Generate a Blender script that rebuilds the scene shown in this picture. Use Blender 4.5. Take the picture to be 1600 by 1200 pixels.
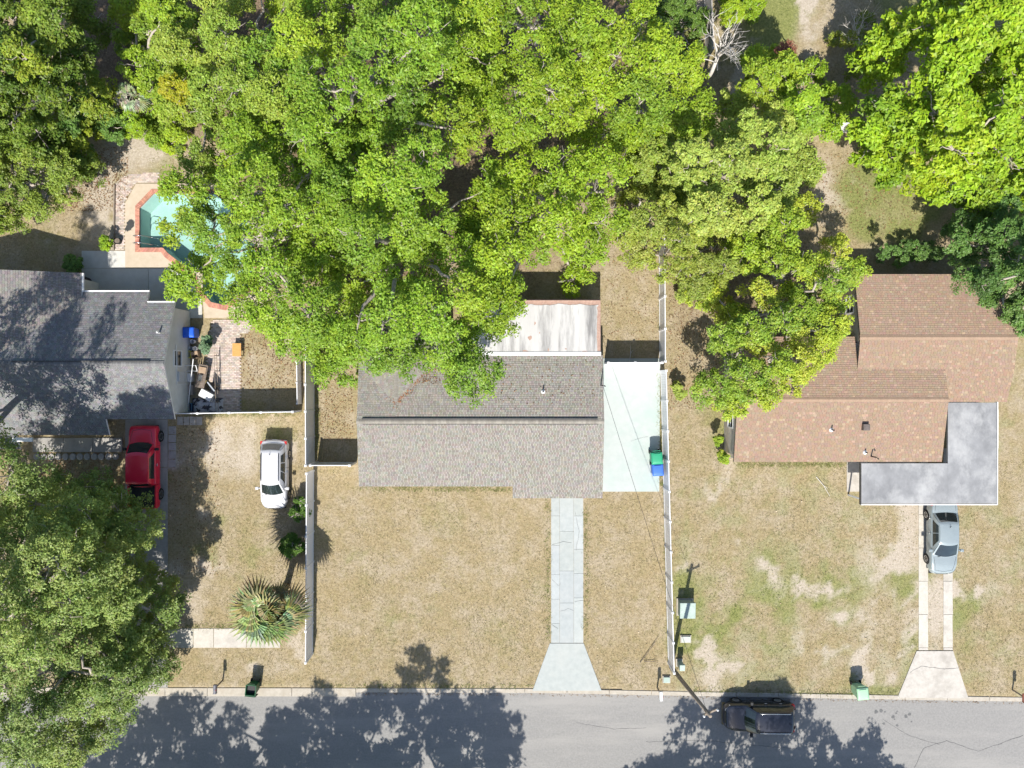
import bpy, bmesh, math, random
import numpy as np
from mathutils import Vector, Matrix

for o in list(bpy.data.objects): bpy.data.objects.remove(o)
R = math.radians
scene = bpy.context.scene
col = scene.collection
rng = np.random.default_rng(7)
random.seed(7)

# ------------------------------------------------------------------ camera, sky, sun, exposure
PXM, H0 = 24.0, 45.83            # photograph pixels per metre on the ground, camera height
cam_d = bpy.data.cameras.new('camera'); cam = bpy.data.objects.new('camera', cam_d); col.objects.link(cam)
cam.location = (0, 0, H0); cam.rotation_euler = (0, 0, 0)
cam_d.sensor_width = 36; cam_d.lens = 36 * H0 / (1600 / PXM)
cam_d.clip_start = 0.5; cam_d.clip_end = 6000
scene.camera = cam
SHX, SHY = 0.12, 0.86            # shadow offset per metre of height (north-north-east)
SUN_EL = math.atan(1 / math.hypot(SHX, SHY))
world = bpy.data.worlds.new('World'); scene.world = world; world.use_nodes = True
nt = world.node_tree
sky = nt.nodes.new('ShaderNodeTexSky'); sky.sky_type = 'NISHITA'; sky.sun_disc = False
sky.sun_elevation = SUN_EL; sky.sun_rotation = math.pi + math.atan2(SHX, SHY)
sky.air_density = 1.0; sky.dust_density = 1.0
bgn = nt.nodes['Background']; nt.links.new(sky.outputs[0], bgn.inputs[0]); bgn.inputs[1].default_value = 0.12
sun_d = bpy.data.lights.new('sun', 'SUN'); sun_d.energy = 5.0; sun_d.angle = R(0.53); sun_d.color = (1, 0.955, 0.88)
sun = bpy.data.objects.new('sun', sun_d); col.objects.link(sun)
sun.rotation_euler = Vector((SHX, SHY, -1)).to_track_quat('-Z', 'Y').to_euler(); sun.location = (-10, -60, 80)
scene.view_settings.view_transform = 'Standard'; scene.view_settings.look = 'None'
scene.view_settings.exposure = 0.62; scene.view_settings.gamma = 1.0; scene.view_settings.use_curve_mapping = False
scene.render.engine = 'CYCLES'
scene.cycles.max_bounces = 5; scene.cycles.diffuse_bounces = 3; scene.cycles.adaptive_threshold = 0.02; scene.cycles.transparent_max_bounces = 12
scene.cycles.caustics_reflective = False; scene.cycles.caustics_refractive = False

# ------------------------------------------------------------------ helpers
def P(px, py, h=0.0):
    k = (H0 - h) / H0
    return ((px - 800) / PXM * k, (600 - py) / PXM * k, h)
def G(px, py): return P(px, py)[:2]

def tag(o, label=None, cat=None, group=None, kind=None):
    if label: o['label'] = label
    if cat: o['category'] = cat
    if group: o['group'] = group
    if kind: o['kind'] = kind
    return o
def thing(name, label, cat, loc=(0, 0, 0), rz=0, group=None):
    o = bpy.data.objects.new(name, None); col.objects.link(o); o.empty_display_size = 0.3
    o.location = loc; o.rotation_euler = (0, 0, rz)
    return tag(o, label, cat, group)
def setting(name):
    o = bpy.data.objects.new(name, None); col.objects.link(o); o['kind'] = 'structure'
    return o
def origin_of(o):
    v = Vector((0, 0, 0))
    while o is not None:
        v += o.location; o = o.parent
    return v

class MB:
    def __init__(s): s.v = []; s.f = []; s.c = []; s.m = []
    def add(s, verts, faces, c=None, m=0):
        n = len(s.v); s.v += [tuple(p) for p in verts]
        s.f += [tuple(i + n for i in f) for f in faces]
        s.c += [c] * len(faces); s.m += [m] * len(faces)
        return s
    def box(s, lo, hi, c=None, m=0):
        x0, y0, z0 = lo; x1, y1, z1 = hi
        return s.add([(x0,y0,z0),(x1,y0,z0),(x1,y1,z0),(x0,y1,z0),(x0,y0,z1),(x1,y0,z1),(x1,y1,z1),(x0,y1,z1)],
                     [(0,3,2,1),(4,5,6,7),(0,1,5,4),(1,2,6,5),(2,3,7,6),(3,0,4,7)], c, m)
    def prism(s, poly, z0, z1, c=None, m=0):
        if sum(poly[i][0]*poly[(i+1)%len(poly)][1] - poly[(i+1)%len(poly)][0]*poly[i][1] for i in range(len(poly))) < 0: poly = poly[::-1]
        n = len(poly)
        fz0 = z0 if callable(z0) else (lambda x, y: z0); fz1 = z1 if callable(z1) else (lambda x, y: z1)
        v = [(p[0], p[1], fz0(p[0], p[1])) for p in poly] + [(p[0], p[1], fz1(p[0], p[1])) for p in poly]
        f = [tuple(range(n-1, -1, -1)), tuple(range(n, 2*n))] + [(i, (i+1) % n, n + (i+1) % n, n + i) for i in range(n)]
        return s.add(v, f, c, m)
    def beam(s, a, b, w, t, c=None, m=0):
        a = Vector(a); b = Vector(b); d = (b - a).normalized()
        up = Vector((0, 0, 1)) if abs(d.z) < 0.95 else Vector((1, 0, 0))
        x = d.cross(up).normalized(); y = x.cross(d).normalized(); v = []
        for p in (a, b):
            for sx, sy in ((-1,-1),(1,-1),(1,1),(-1,1)): v.append(p + x*sx*w/2 + y*sy*t/2)
        return s.add(v, [(0,1,2,3),(7,6,5,4),(0,4,5,1),(1,5,6,2),(2,6,7,3),(3,7,4,0)], c, m)
    def tube(s, pts, rad, n=6, c=None, m=0):
        pts = [Vector(p) for p in pts]; k = len(pts)
        rad = [rad]*k if not hasattr(rad, '__len__') else rad
        v = []
        for i, p in enumerate(pts):
            d = (pts[min(i+1, k-1)] - pts[max(i-1, 0)])
            d = d.normalized() if d.length > 1e-6 else Vector((0, 0, 1))
            up = Vector((0, 0, 1)) if abs(d.z) < 0.9 else Vector((1, 0, 0))
            x = d.cross(up).normalized(); y = x.cross(d)
            for j in range(n):
                a = 2*math.pi*j/n; v.append(p + (x*math.cos(a) + y*math.sin(a))*rad[i])
        f = [(i*n+j, i*n+(j+1) % n, (i+1)*n+(j+1) % n, (i+1)*n+j) for i in range(k-1) for j in range(n)]
        f += [tuple(range(n-1, -1, -1)), tuple((k-1)*n + j for j in range(n))]
        return s.add(v, f, c, m)
    def lathe(s, prof, n=16, loc=(0,0,0), axis='z', c=None, m=0):
        v = []
        for (r, z) in prof:
            for j in range(n):
                a = 2*math.pi*j/n; p = (r*math.cos(a), r*math.sin(a), z)
                if axis == 'y': p = (p[0], p[2], p[1])
                v.append((p[0]+loc[0], p[1]+loc[1], p[2]+loc[2]))
        k = len(prof)
        f = [(i*n+j, i*n+(j+1) % n, (i+1)*n+(j+1) % n, (i+1)*n+j) for i in range(k-1) for j in range(n)]
        f += [tuple(range(n-1, -1, -1)), tuple((k-1)*n + j for j in range(n))]
        return s.add(v, f, c, m)
    def grid(s, fn, nu, nv, u0=0, u1=1, v0=0, v1=1, off=0.0, c=None, m=0):
        vs = []
        for i in range(nu+1):
            for j in range(nv+1):
                u = u0+(u1-u0)*i/nu; w = v0+(v1-v0)*j/nv
                p = Vector(fn(u, w))
                if off:
                    a = Vector(fn(u+1e-3, w)) - Vector(fn(u-1e-3, w)); b = Vector(fn(u, w+1e-3)) - Vector(fn(u, w-1e-3))
                    p += a.cross(b).normalized()*off
                vs.append(p)
        return s.add(vs, [(i*(nv+1)+j, (i+1)*(nv+1)+j, (i+1)*(nv+1)+j+1, i*(nv+1)+j+1) for i in range(nu) for j in range(nv)], c, m)
    def build(s, name, mat, parent=None, world=False, smooth=False, bevel=0, weld=False, subsurf=0, fixn=False):
        v = s.v
        if world and parent is not None:
            o_ = origin_of(parent); v = [(p[0]-o_.x, p[1]-o_.y, p[2]-o_.z) for p in v]
        me = bpy.data.meshes.new(name); me.from_pydata([tuple(p) for p in v], [], s.f)
        for mm in (mat if isinstance(mat, (list, tuple)) else [mat]): me.materials.append(mm)
        if isinstance(mat, (list, tuple)): me.polygons.foreach_set('material_index', s.m)
        if any(c is not None for c in s.c):
            a = me.attributes.new('tint', 'FLOAT_COLOR', 'FACE')
            a.data.foreach_set('color', np.array([(*(c if c is not None else (1, 1, 1)), 1.0) for c in s.c], dtype=np.float32).ravel())
        if weld or fixn:
            bm = bmesh.new(); bm.from_mesh(me)
            if weld: bmesh.ops.remove_doubles(bm, verts=bm.verts, dist=0.0008)
            if fixn: bmesh.ops.recalc_face_normals(bm, faces=bm.faces)
            bm.to_mesh(me); bm.free()
        me.polygons.foreach_set('use_smooth', [bool(smooth)]*len(me.polygons))
        me.update()
        o = bpy.data.objects.new(name, me); col.objects.link(o)
        if parent is not None: o.parent = parent
        if bevel:
            b = o.modifiers.new('bevel', 'BEVEL'); b.width = bevel; b.segments = 2; b.limit_method = 'ANGLE'
        if subsurf:
            b = o.modifiers.new('subsurf', 'SUBSURF'); b.levels = subsurf; b.render_levels = subsurf
        return o

def copy_tree(o, parent=None):
    c = o.copy(); col.objects.link(c); c.parent = parent
    for ch in list(o.children): copy_tree(ch, c)
    return c

# ------------------------------------------------------------------ materials
MATS = {}
def pm(name, c1, c2=None, scale=3.0, rough=0.85, bump=0.0, bscale=None, spec=0.3, tint=False, metal=0.0, detail=6, c3=None, scale2=0.5, c3amt=0.5, coat=0.0, stretch=None, stretch2=None):
    """procedural paint / concrete / bark: two colours through noise, an optional third in larger patches, bump"""
    if name in MATS: return MATS[name]
    m = bpy.data.materials.new(name); m.use_nodes = True; t = m.node_tree; b = t.nodes['Principled BSDF']
    N = lambda k: t.nodes.new(k)
    tc = N('ShaderNodeTexCoord'); vec = tc.outputs['Object']
    if stretch:
        mp = N('ShaderNodeMapping'); mp.inputs['Scale'].default_value = stretch; t.links.new(vec, mp.inputs[0]); vec = mp.outputs[0]
    no = N('ShaderNodeTexNoise'); no.inputs['Scale'].default_value = scale; no.inputs['Detail'].default_value = detail; no.inputs['Roughness'].default_value = 0.65
    t.links.new(vec, no.inputs['Vector'])
    ra = N('ShaderNodeValToRGB'); ra.color_ramp.elements[0].position = 0.32; ra.color_ramp.elements[1].position = 0.68
    ra.color_ramp.elements[0].color = (*c1, 1); ra.color_ramp.elements[1].color = (*(c2 or c1), 1)
    t.links.new(no.outputs[0], ra.inputs[0]); out = ra.outputs[0]
    if c3:
        n2 = N('ShaderNodeTexNoise'); n2.inputs['Scale'].default_value = scale2; n2.inputs['Detail'].default_value = 8; n2.inputs['Roughness'].default_value = 0.68
        if stretch2:
            mp2 = N('ShaderNodeMapping'); mp2.inputs['Scale'].default_value = stretch2; t.links.new(vec, mp2.inputs[0]); t.links.new(mp2.outputs[0], n2.inputs['Vector'])
        else: t.links.new(vec, n2.inputs['Vector'])
        r2 = N('ShaderNodeValToRGB'); r2.color_ramp.elements[0].position = 0.48; r2.color_ramp.elements[1].position = 0.66
        r2.color_ramp.elements[1].color = (c3amt, c3amt, c3amt, 1); t.links.new(n2.outputs[0], r2.inputs[0])
        mx = N('ShaderNodeMixRGB'); mx.inputs[2].default_value = (*c3, 1)
        t.links.new(r2.outputs[0], mx.inputs[0]); t.links.new(out, mx.inputs[1]); out = mx.outputs[0]
    if tint:
        at = N('ShaderNodeAttribute'); at.attribute_name = 'tint'
        mu = N('ShaderNodeMixRGB'); mu.blend_type = 'MULTIPLY'; mu.inputs[0].default_value = 1
        t.links.new(out, mu.inputs[1]); t.links.new(at.outputs['Color'], mu.inputs[2]); out = mu.outputs[0]
    t.links.new(out, b.inputs['Base Color'])
    b.inputs['Roughness'].default_value = rough; b.inputs['Metallic'].default_value = metal
    b.inputs['Specular IOR Level'].default_value = spec
    if coat: b.inputs['Coat Weight'].default_value = coat; b.inputs['Coat Roughness'].default_value = 0.05
    if bump:
        nb = N('ShaderNodeTexNoise'); nb.inputs['Scale'].default_value = bscale or scale*4; nb.inputs['Detail'].default_value = 4
        t.links.new(tc.outputs['Object'], nb.inputs['Vector'])
        bu = N('ShaderNodeBump'); bu.inputs['Strength'].default_value = 1.0; bu.inputs['Distance'].default_value = bump
        t.links.new(nb.outputs[0], bu.inputs['Height']); t.links.new(bu.outputs[0], b.inputs['Normal'])
    MATS[name] = m
    return m

def leaf_mat(name, trans=0.3, rough=0.5):
    m = bpy.data.materials.new(name); m.use_nodes = True; t = m.node_tree
    for n in list(t.nodes): t.nodes.remove(n)
    out = t.nodes.new('ShaderNodeOutputMaterial'); at = t.nodes.new('ShaderNodeAttribute'); at.attribute_name = 'tint'
    b = t.nodes.new('ShaderNodeBsdfPrincipled'); b.inputs['Roughness'].default_value = rough; b.inputs['Specular IOR Level'].default_value = 0.35
    tr = t.nodes.new('ShaderNodeBsdfTranslucent'); mx = t.nodes.new('ShaderNodeMixShader'); mx.inputs[0].default_value = trans
    mu = t.nodes.new('ShaderNodeMixRGB'); mu.blend_type = 'MULTIPLY'; mu.inputs[0].default_value = 1; mu.inputs[2].default_value = (1.25, 1.2, 0.6, 1)
    t.links.new(at.outputs['Color'], b.inputs['Base Color']); t.links.new(at.outputs['Color'], mu.inputs[1]); t.links.new(mu.outputs[0], tr.inputs[0])
    t.links.new(b.outputs[0], mx.inputs[1]); t.links.new(tr.outputs[0], mx.inputs[2]); t.links.new(mx.outputs[0], out.inputs[0])
    return m

LEAF = leaf_mat('leaf'); 
GRASSM = leaf_mat('grass_blade', 0.15, 0.8)
asphalt = pm('asphalt', (0.205, 0.20, 0.192), (0.27, 0.262, 0.25), 9, 0.9, 0.004, 60, c3=(0.30, 0.288, 0.27), scale2=0.5, c3amt=0.75, stretch2=(.18, 1.3, 1))
concrete = pm('concrete', (0.42, 0.39, 0.345), (0.50, 0.47, 0.42), 4, 0.9, 0.003, 40, c3=(0.28, 0.255, 0.22), scale2=0.7, c3amt=0.6, tint=True)
kerb_m = pm('kerb_concrete', (0.35, 0.315, 0.26), (0.45, 0.41, 0.35), 3, 0.92, 0.004, 40, c3=(0.34, 0.29, 0.22), scale2=1.2, c3amt=0.5)
mint = pm('mint_concrete', (0.325, 0.35, 0.347), (0.385, 0.407, 0.40), 3, 0.85, 0.002, 40, c3=(0.41, 0.415, 0.40), scale2=0.5, c3amt=0.45, tint=True)
mintpale = pm('mint_pad_concrete', (0.375, 0.41, 0.39), (0.42, 0.445, 0.428), 2, 0.85, 0.002, 40, c3=(0.33, 0.41, 0.378), scale2=0.3, c3amt=0.75, tint=True)
oldcon = pm('old_concrete', (0.27, 0.26, 0.25), (0.36, 0.345, 0.325), 3, 0.92, 0.004, 30, c3=(0.45, 0.41, 0.36), scale2=0.5, c3amt=0.6, tint=True)
beige = pm('beige_deck', (0.43, 0.355, 0.265), (0.50, 0.42, 0.325), 2.5, 0.85, 0.002, 50, c3=(0.44, 0.36, 0.27), scale2=0.5, c3amt=0.35)
paleslab = pm('pale_patio', (0.46, 0.45, 0.415), (0.54, 0.53, 0.49), 2, 0.85, 0.002, 50, c3=(0.42, 0.36, 0.32), scale2=0.9, c3amt=0.4, tint=True)
paverm = pm('paver', (0.42, 0.35, 0.30), (0.52, 0.45, 0.40), 5, 0.9, 0.003, 40, tint=True)
copingm = pm('coping_brick', (0.40, 0.18, 0.125), (0.5, 0.25, 0.18), 6, 0.85, 0.003, 40, tint=True)
vinyl = pm('white_vinyl', (0.70, 0.70, 0.71), (0.76, 0.76, 0.765), 1.5, 0.4, 0, c3=(0.6, 0.6, 0.6), scale2=0.6, c3amt=0.35)
stucco = pm('pale_stucco', (0.60, 0.60, 0.575), (0.68, 0.68, 0.65), 2, 0.9, 0.004, 60, c3=(0.5, 0.49, 0.46), scale2=0.4, c3amt=0.4)
stuccog = pm('grey_stucco', (0.36, 0.39, 0.40), (0.43, 0.46, 0.47), 2, 0.9, 0.004, 60)
stuccob = pm('beige_stucco', (0.52, 0.47, 0.40), (0.6, 0.55, 0.47), 2, 0.9, 0.004, 60)
trimw = pm('white_trim', (0.74, 0.74, 0.73), (0.8, 0.8, 0.79), 3, 0.5)
trimd = pm('dark_trim', (0.05, 0.05, 0.05), (0.08, 0.078, 0.075), 6, 0.6)
glass_dark = pm('window_pane', (0.03, 0.04, 0.045), (0.05, 0.06, 0.065), 2, 0.06, spec=0.8)
shing_grey = pm('shingle_grey', (0.195, 0.180, 0.155), (0.255, 0.237, 0.207), 11, 0.95, 0.003, 60, tint=True)
shing_char = pm('shingle_charcoal', (0.15, 0.15, 0.152), (0.205, 0.203, 0.2), 14, 0.95, 0.003, 60, tint=True)
shing_brown = pm('shingle_brown', (0.255, 0.178, 0.124), (0.318, 0.228, 0.165), 14, 0.95, 0.003, 60, tint=True)
membrane = pm('white_membrane', (0.43, 0.42, 0.405), (0.50, 0.49, 0.475), 1.2, 0.95, 0.004, 6, c3=(0.20, 0.195, 0.19), scale2=1.0, c3amt=1.0, stretch=(1.5, 0.2, 1))
oldmem = pm('brown_underlay', (0.30, 0.19, 0.15), (0.42, 0.29, 0.23), 7, 0.9, 0.004, 30)
carpm = pm('silver_roof_coating', (0.185, 0.188, 0.193), (0.285, 0.288, 0.293), 1.1, 0.9, 0.003, 12, c3=(0.41, 0.41, 0.405), scale2=0.42, c3amt=0.85, stretch=(1.0, 0.75, 1))
bark = pm('oak_bark', (0.30, 0.26, 0.22), (0.44, 0.39, 0.34), 6, 0.95, 0.01, 20)
barkd = pm('dark_bark', (0.12, 0.095, 0.075), (0.22, 0.18, 0.15), 6, 0.95, 0.01, 20)
deadm = pm('bleached_wood', (0.50, 0.47, 0.43), (0.64, 0.6, 0.56), 8, 0.95, 0.004, 20)
tyre = pm('tyre_rubber', (0.018, 0.018, 0.018), (0.03, 0.03, 0.03), 20, 0.85)
rimm = pm('alloy_rim', (0.5, 0.5, 0.5), (0.6, 0.6, 0.6), 5, 0.3, metal=0.9)
cglass = pm('car_glass', (0.012, 0.018, 0.02), (0.02, 0.03, 0.033), 2, 0.04, spec=0.7, coat=0.5)
cblack = pm('black_plastic', (0.02, 0.02, 0.021), (0.035, 0.035, 0.036), 8, 0.6)
chrome = pm('chrome', (0.7, 0.7, 0.7), (0.8, 0.8, 0.8), 3, 0.15, metal=1.0)
redl = pm('tail_lamp', (0.45, 0.01, 0.015), (0.55, 0.02, 0.02), 4, 0.15, spec=0.6)
headl = pm('head_lamp', (0.65, 0.66, 0.68), (0.75, 0.76, 0.78), 6, 0.1, spec=0.7)
woodp = pm('weathered_pole', (0.20, 0.165, 0.13), (0.30, 0.25, 0.2), 5, 0.9, 0.004, 25)

# ------------------------------------------------------------------ noise used to lay out patches, tufts and clumps
def vnoise(x, y, scale, seed):
    r_ = np.random.default_rng(seed); T = r_.random((256, 256))
    X = np.asarray(x)/scale + 1000.37; Y = np.asarray(y)/scale + 1000.91
    xi = np.floor(X).astype(int); yi = np.floor(Y).astype(int); fx = X-xi; fy = Y-yi
    fx = fx*fx*(3-2*fx); fy = fy*fy*(3-2*fy)
    a = T[xi % 256, yi % 256]; b = T[(xi+1) % 256, yi % 256]; c = T[xi % 256, (yi+1) % 256]; d = T[(xi+1) % 256, (yi+1) % 256]
    return (a*(1-fx)+b*fx)*(1-fy)+(c*(1-fx)+d*fx)*fy
def fbm(x, y, scale, seed, octv=4):
    s = 0; a = 0.5; n = 0
    for k in range(octv):
        s = s + a*vnoise(x, y, scale/2**k, seed+k); n += a; a *= 0.55
    return s/n
def sstep(a, b, x):
    t = np.clip((x-a)/(b-a), 0, 1); return t*t*(3-2*t)
def inpoly(px, py, poly):
    px = np.asarray(px); py = np.asarray(py); r = np.zeros(px.shape, bool); n = len(poly)
    for i in range(n):
        x0, y0 = poly[i]; x1, y1 = poly[(i+1) % n]
        c = ((y0 > py) != (y1 > py)) & (px < (x1-x0)*(py-y0)/((y1-y0) + 1e-12) + x0)
        r ^= c
    return r

# ------------------------------------------------------------------ ground, road, kerb
KERB = [(-2200, 1062), (-400, 1072), (0, 1074), (500, 1075), (850, 1076), (1150, 1082), (1500, 1088), (1700, 1091), (2400, 1098), (4200, 1110)]
kx = np.array([k[0] for k in KERB]); ky = np.array([k[1] for k in KERB])
def kerb_py(px): return np.interp(px, kx, ky)
ROADW = 168     # px
POOL = [(218,325),(240,302),(335,302),(392,345),(402,400),(388,452),(352,478),(330,473),(313,452),(306,430),(262,396),(255,388),(218,388)]
COPO = [(212,322),(237,296),(338,296),(399,341),(409,401),(394,457),(353,485),(327,480),(307,455),(300,434),(258,402),(252,394),(212,394)]
DECK = [(196,318),(213,287),(345,287),(420,330),(430,400),(420,470),(392,496),(320,497),(317,470),(317,418),(260,418),(230,418),(196,418)]

def ground_fields(px, py):
    """green, sand, mulch shares of the ground at photograph pixels"""
    n1 = fbm(px, py, 90, 11); n2 = fbm(px, py, 40, 21); n3 = fbm(px, py, 22, 31); n4 = fbm(px, py, 160, 41)
    green = 0.10 + 0.5*sstep(0.56, 0.75, n1)
    sand = 0.75*sstep(0.60, 0.74, n2)*sstep(0.45, 0.6, n1[::1] if hasattr(n1, '__len__') else n1)
    mul = 0*n1
    def blob(cx, cy, rx, ry, p=1.0): return np.exp(-((((px-cx)/rx)**2 + ((py-cy)/ry)**2)**p))
    # centre lot: even dry lawn
    c = (px > 490)*(px < 1040)*(py > 720)*1.0
    green = green*(1-0.55*c); sand = sand*(1-0.8*c)
    green = green + 0.55*blob(560, 880, 28, 20)*sstep(.4, .6, n3) + 0.35*blob(640, 950, 60, 25)*sstep(.4, .6, n3)
    # right lot: mottled sand and green
    r = sstep(1040, 1060, px)*sstep(560, 640, py)
    green = green + r*(0.5*blob(1200, 950, 120, 70)*sstep(.38, .66, n2) + 0.4*blob(1130, 1010, 70, 60)*sstep(.35, .66, n2) + 0.05 + 0.3*sstep(0.48, 0.66, n3))
    sand = sand + r*(0.95*blob(1400, 900, 55, 110)*sstep(.36, .55, n2) + 0.6*blob(1290, 1000, 60, 50)*sstep(.45, .6, n3) + 0.6*blob(1580, 850, 70, 70)*sstep(.42, .58, n2) + 0.5*blob(1130, 1040, 45, 30) + 0.25*sstep(.5, .65, n3))
    sand = sand + 0.9*blob(1462, 960, 14, 60)
    # left lot: bare patches round the parked cars
    l = (px < 480)*(py > 640)
    sand = sand + l*(0.8*blob(330, 700, 60, 50)*sstep(.35, .55, n2) + 0.7*blob(385, 700, 25, 60) + 0.6*blob(300, 930, 40, 60)*sstep(.35, .55, n2) + 0.4*blob(440, 1045, 60, 20))
    green = green + l*0.4*blob(400, 880, 40, 70)*sstep(.4, .6, n3)
    # left back yard
    b = (px < 480)*(py < 640)
    sand = sand + b*(0.9*blob(420, 540, 40, 60)*sstep(.3, .5, n2) + 0.85*blob(165, 320, 45, 90)*sstep(.3, .5, n2) + 0.8*blob(225, 230, 60, 40))
    green = green*(1-0.6*b*blob(90, 330, 100, 60))
    # right back yard: green grass with bare ground
    g = blob(1390, 310, 80, 75, 2.0)
    green = green + g*(.55+sstep(.36, .56, n2)); sand = sand + 0.9*blob(1285, 300, 30, 60)*sstep(.3, .55, n3) + 0.2*g*sstep(.5, .65, n3)
    green = green + 1.1*blob(1205, 30, 45, 50, 2.0) + 0.9*blob(1060, 50, 45, 70)
    sand = sand + 0.5*blob(1262, 40, 22, 60) + 0.7*blob(1092, 20, 18, 40)
    # leaf litter under the trees
    mul = mul + 0.85*sstep(250, 150, py)*sstep(1010, 960, px)*(px > 120) + 0.7*blob(640, 300, 330, 220, 2.0)*sstep(.2, .5, n2)
    mul = mul*(1-blob(1205, 30, 60, 60, 2.0)); mul = mul + 0.8*blob(170, 80, 40, 120, 2.0) + 0.55*blob(110, 780, 110, 60, 1.5)*sstep(.3, .55, n3) + 0.6*blob(1190, 420, 110, 110, 2.0) + 0.45*blob(1070, 500, 28, 130)*sstep(.3, .55, n3)
    mul = mul + 0.4*blob(120, 285, 50, 30)
    mul = mul*sstep(-420, -160, py + 60*n4); sand = sand + 0.35*blob(800, kerb_py(px), 900, 6)
    return np.clip(green, 0, 1), np.clip(sand, 0, 1), np.clip(mul, 0, 1)

def make_ground():
    xs = np.concatenate([[-3000, -900, -300, -120, -70], np.arange(-45, 45.01, 0.3), [70, 120, 300, 900, 3000]])
    ys = np.concatenate([[-3000, -900, -300, -120, -70], np.arange(-36, 36.01, 0.3), [70, 120, 300, 900, 3000]])
    X, Y = np.meshgrid(xs, ys, indexing='ij'); px = X*PXM+800; py = 600-Y*PXM
    Z = -0.03*fbm(px, py, 60, 5)
    k = kerb_py(px)+4
    Z = np.where((py > k) & (py < k+ROADW+4), -0.22, Z)
    nx, ny = X.shape
    idx = np.arange(nx*ny).reshape(nx, ny)
    F = np.stack([idx[:-1, :-1], idx[1:, :-1], idx[1:, 1:], idx[:-1, 1:]], -1).reshape(-1, 4)
    cx = (px[:-1, :-1]+px[1:, 1:]).ravel()/2; cy = (py[:-1, :-1]+py[1:, 1:]).ravel()/2
    hole = [((a[0]*2+b[0])/3, (a[1]*2+b[1])/3) for a, b in zip(COPO, DECK)]
    F = F[~inpoly(cx, cy, hole)]
    me = bpy.data.meshes.new('ground')
    me.vertices.add(nx*ny); me.vertices.foreach_set('co', np.stack([X, Y, Z], -1).astype(np.float32).ravel())
    me.loops.add(len(F)*4); me.loops.foreach_set('vertex_index', F.ravel().astype(np.int32))
    me.polygons.add(len(F)); me.polygons.foreach_set('loop_start', np.arange(0, len(F)*4, 4, dtype=np.int32))
    g, s, m = ground_fields(px.ravel(), py.ravel())
    a = me.attributes.new('patch', 'FLOAT_COLOR', 'POINT')
    a.data.foreach_set('color', np.stack([g, s, m, np.ones_like(g)], -1).astype(np.float32).ravel())
    me.update(); me.validate()
    o = bpy.data.objects.new('ground', me); col.objects.link(o); o['kind'] = 'structure'
    mt = bpy.data.materials.new('dry_lawn'); mt.use_nodes = True; t = mt.node_tree; b = t.nodes['Principled BSDF']
    N = lambda k: t.nodes.new(k); L = t.links.new
    tc = N('ShaderNodeTexCoord'); at = N('ShaderNodeAttribute'); at.attribute_name = 'patch'; sp = N('ShaderNodeSeparateColor'); L(at.outputs['Color'], sp.inputs[0])
    def noise(sc, d=5, ro=0.7):
        n = N('ShaderNodeTexNoise'); n.inputs['Scale'].default_value = sc; n.inputs['Detail'].default_value = d; n.inputs['Roughness'].default_value = ro
        L(tc.outputs['Object'], n.inputs['Vector']); return n.outputs[0]
    def ramp(f, p0, c0, p1, c1):
        r = N('ShaderNodeValToRGB'); r.color_ramp.elements[0].position = p0; r.color_ramp.elements[1].position = p1
        r.color_ramp.elements[0].color = (*c0, 1); r.color_ramp.elements[1].color = (*c1, 1); L(f, r.inputs[0]); return r.outputs[0]
    def mix(f, a_, b_):
        m_ = N('ShaderNodeMixRGB'); L(f, m_.inputs[0]); L(a_, m_.inputs[1]); L(b_, m_.inputs[2]); return m_.outputs[0]
    fine = noise(7, 8, 0.75)
    dry = ramp(fine, 0.33, (0.195, 0.15, 0.077), 0.67, (0.39, 0.315, 0.19))
    grn = ramp(fine, 0.33, (0.115, 0.135, 0.04), 0.67, (0.27, 0.27, 0.10))
    snd = ramp(fine, 0.33, (0.31, 0.26, 0.20), 0.67, (0.49, 0.43, 0.35))
    mul = ramp(fine, 0.35, (0.10, 0.07, 0.045), 0.65, (0.25, 0.18, 0.12))
    var = noise(0.55, 5, 0.65); var2 = noise(1.7, 5, 0.7)
    pale = ramp(fine, 0.33, (0.245, 0.20, 0.136), 0.67, (0.44, 0.37, 0.272)); khaki = ramp(fine, 0.33, (0.155, 0.13, 0.058), 0.67, (0.32, 0.272, 0.14))
    vr = ramp(var, .42, (0, 0, 0), .62, (.85, .85, .85)); vr2 = ramp(var2, .5, (0, 0, 0), .68, (.8, .8, .8))
    dry = mix(vr2, mix(vr, dry, pale), khaki)
    def sharpen(sock, n_, lo, hi):
        ad = N('ShaderNodeMath'); ad.operation = 'ADD'; su = N('ShaderNodeMath'); su.operation = 'SUBTRACT'; su.inputs[1].default_value = 0.5
        L(n_, su.inputs[0]); L(su.outputs[0], ad.inputs[0]); L(sock, ad.inputs[1])
        mr = N('ShaderNodeMapRange'); mr.interpolation_type = 'SMOOTHSTEP'; mr.inputs[1].default_value = lo; mr.inputs[2].default_value = hi
        L(ad.outputs[0], mr.inputs[0]); return mr.outputs[0]
    mid = noise(2.0, 8, 0.8)
    c = mix(sharpen(sp.outputs[0], mid, 0.1, 0.9), dry, grn)
    c = mix(sharpen(sp.outputs[1], mid, 0.08, 0.95), c, snd)
    c = mix(sharpen(sp.outputs[2], mid, 0.2, 0.8), c, mul)
    L(c, b.inputs['Base Color']); b.inputs['Roughness'].default_value = 0.95; b.inputs['Specular IOR Level'].default_value = 0.15
    bu = N('ShaderNodeBump'); bu.inputs['Distance'].default_value = 0.05; bu.inputs['Strength'].default_value = 0.8
    L(noise(9, 6, 0.8), bu.inputs['Height']); L(bu.outputs[0], b.inputs['Normal'])
    me.materials.append(mt)
    return o
make_ground()

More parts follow.
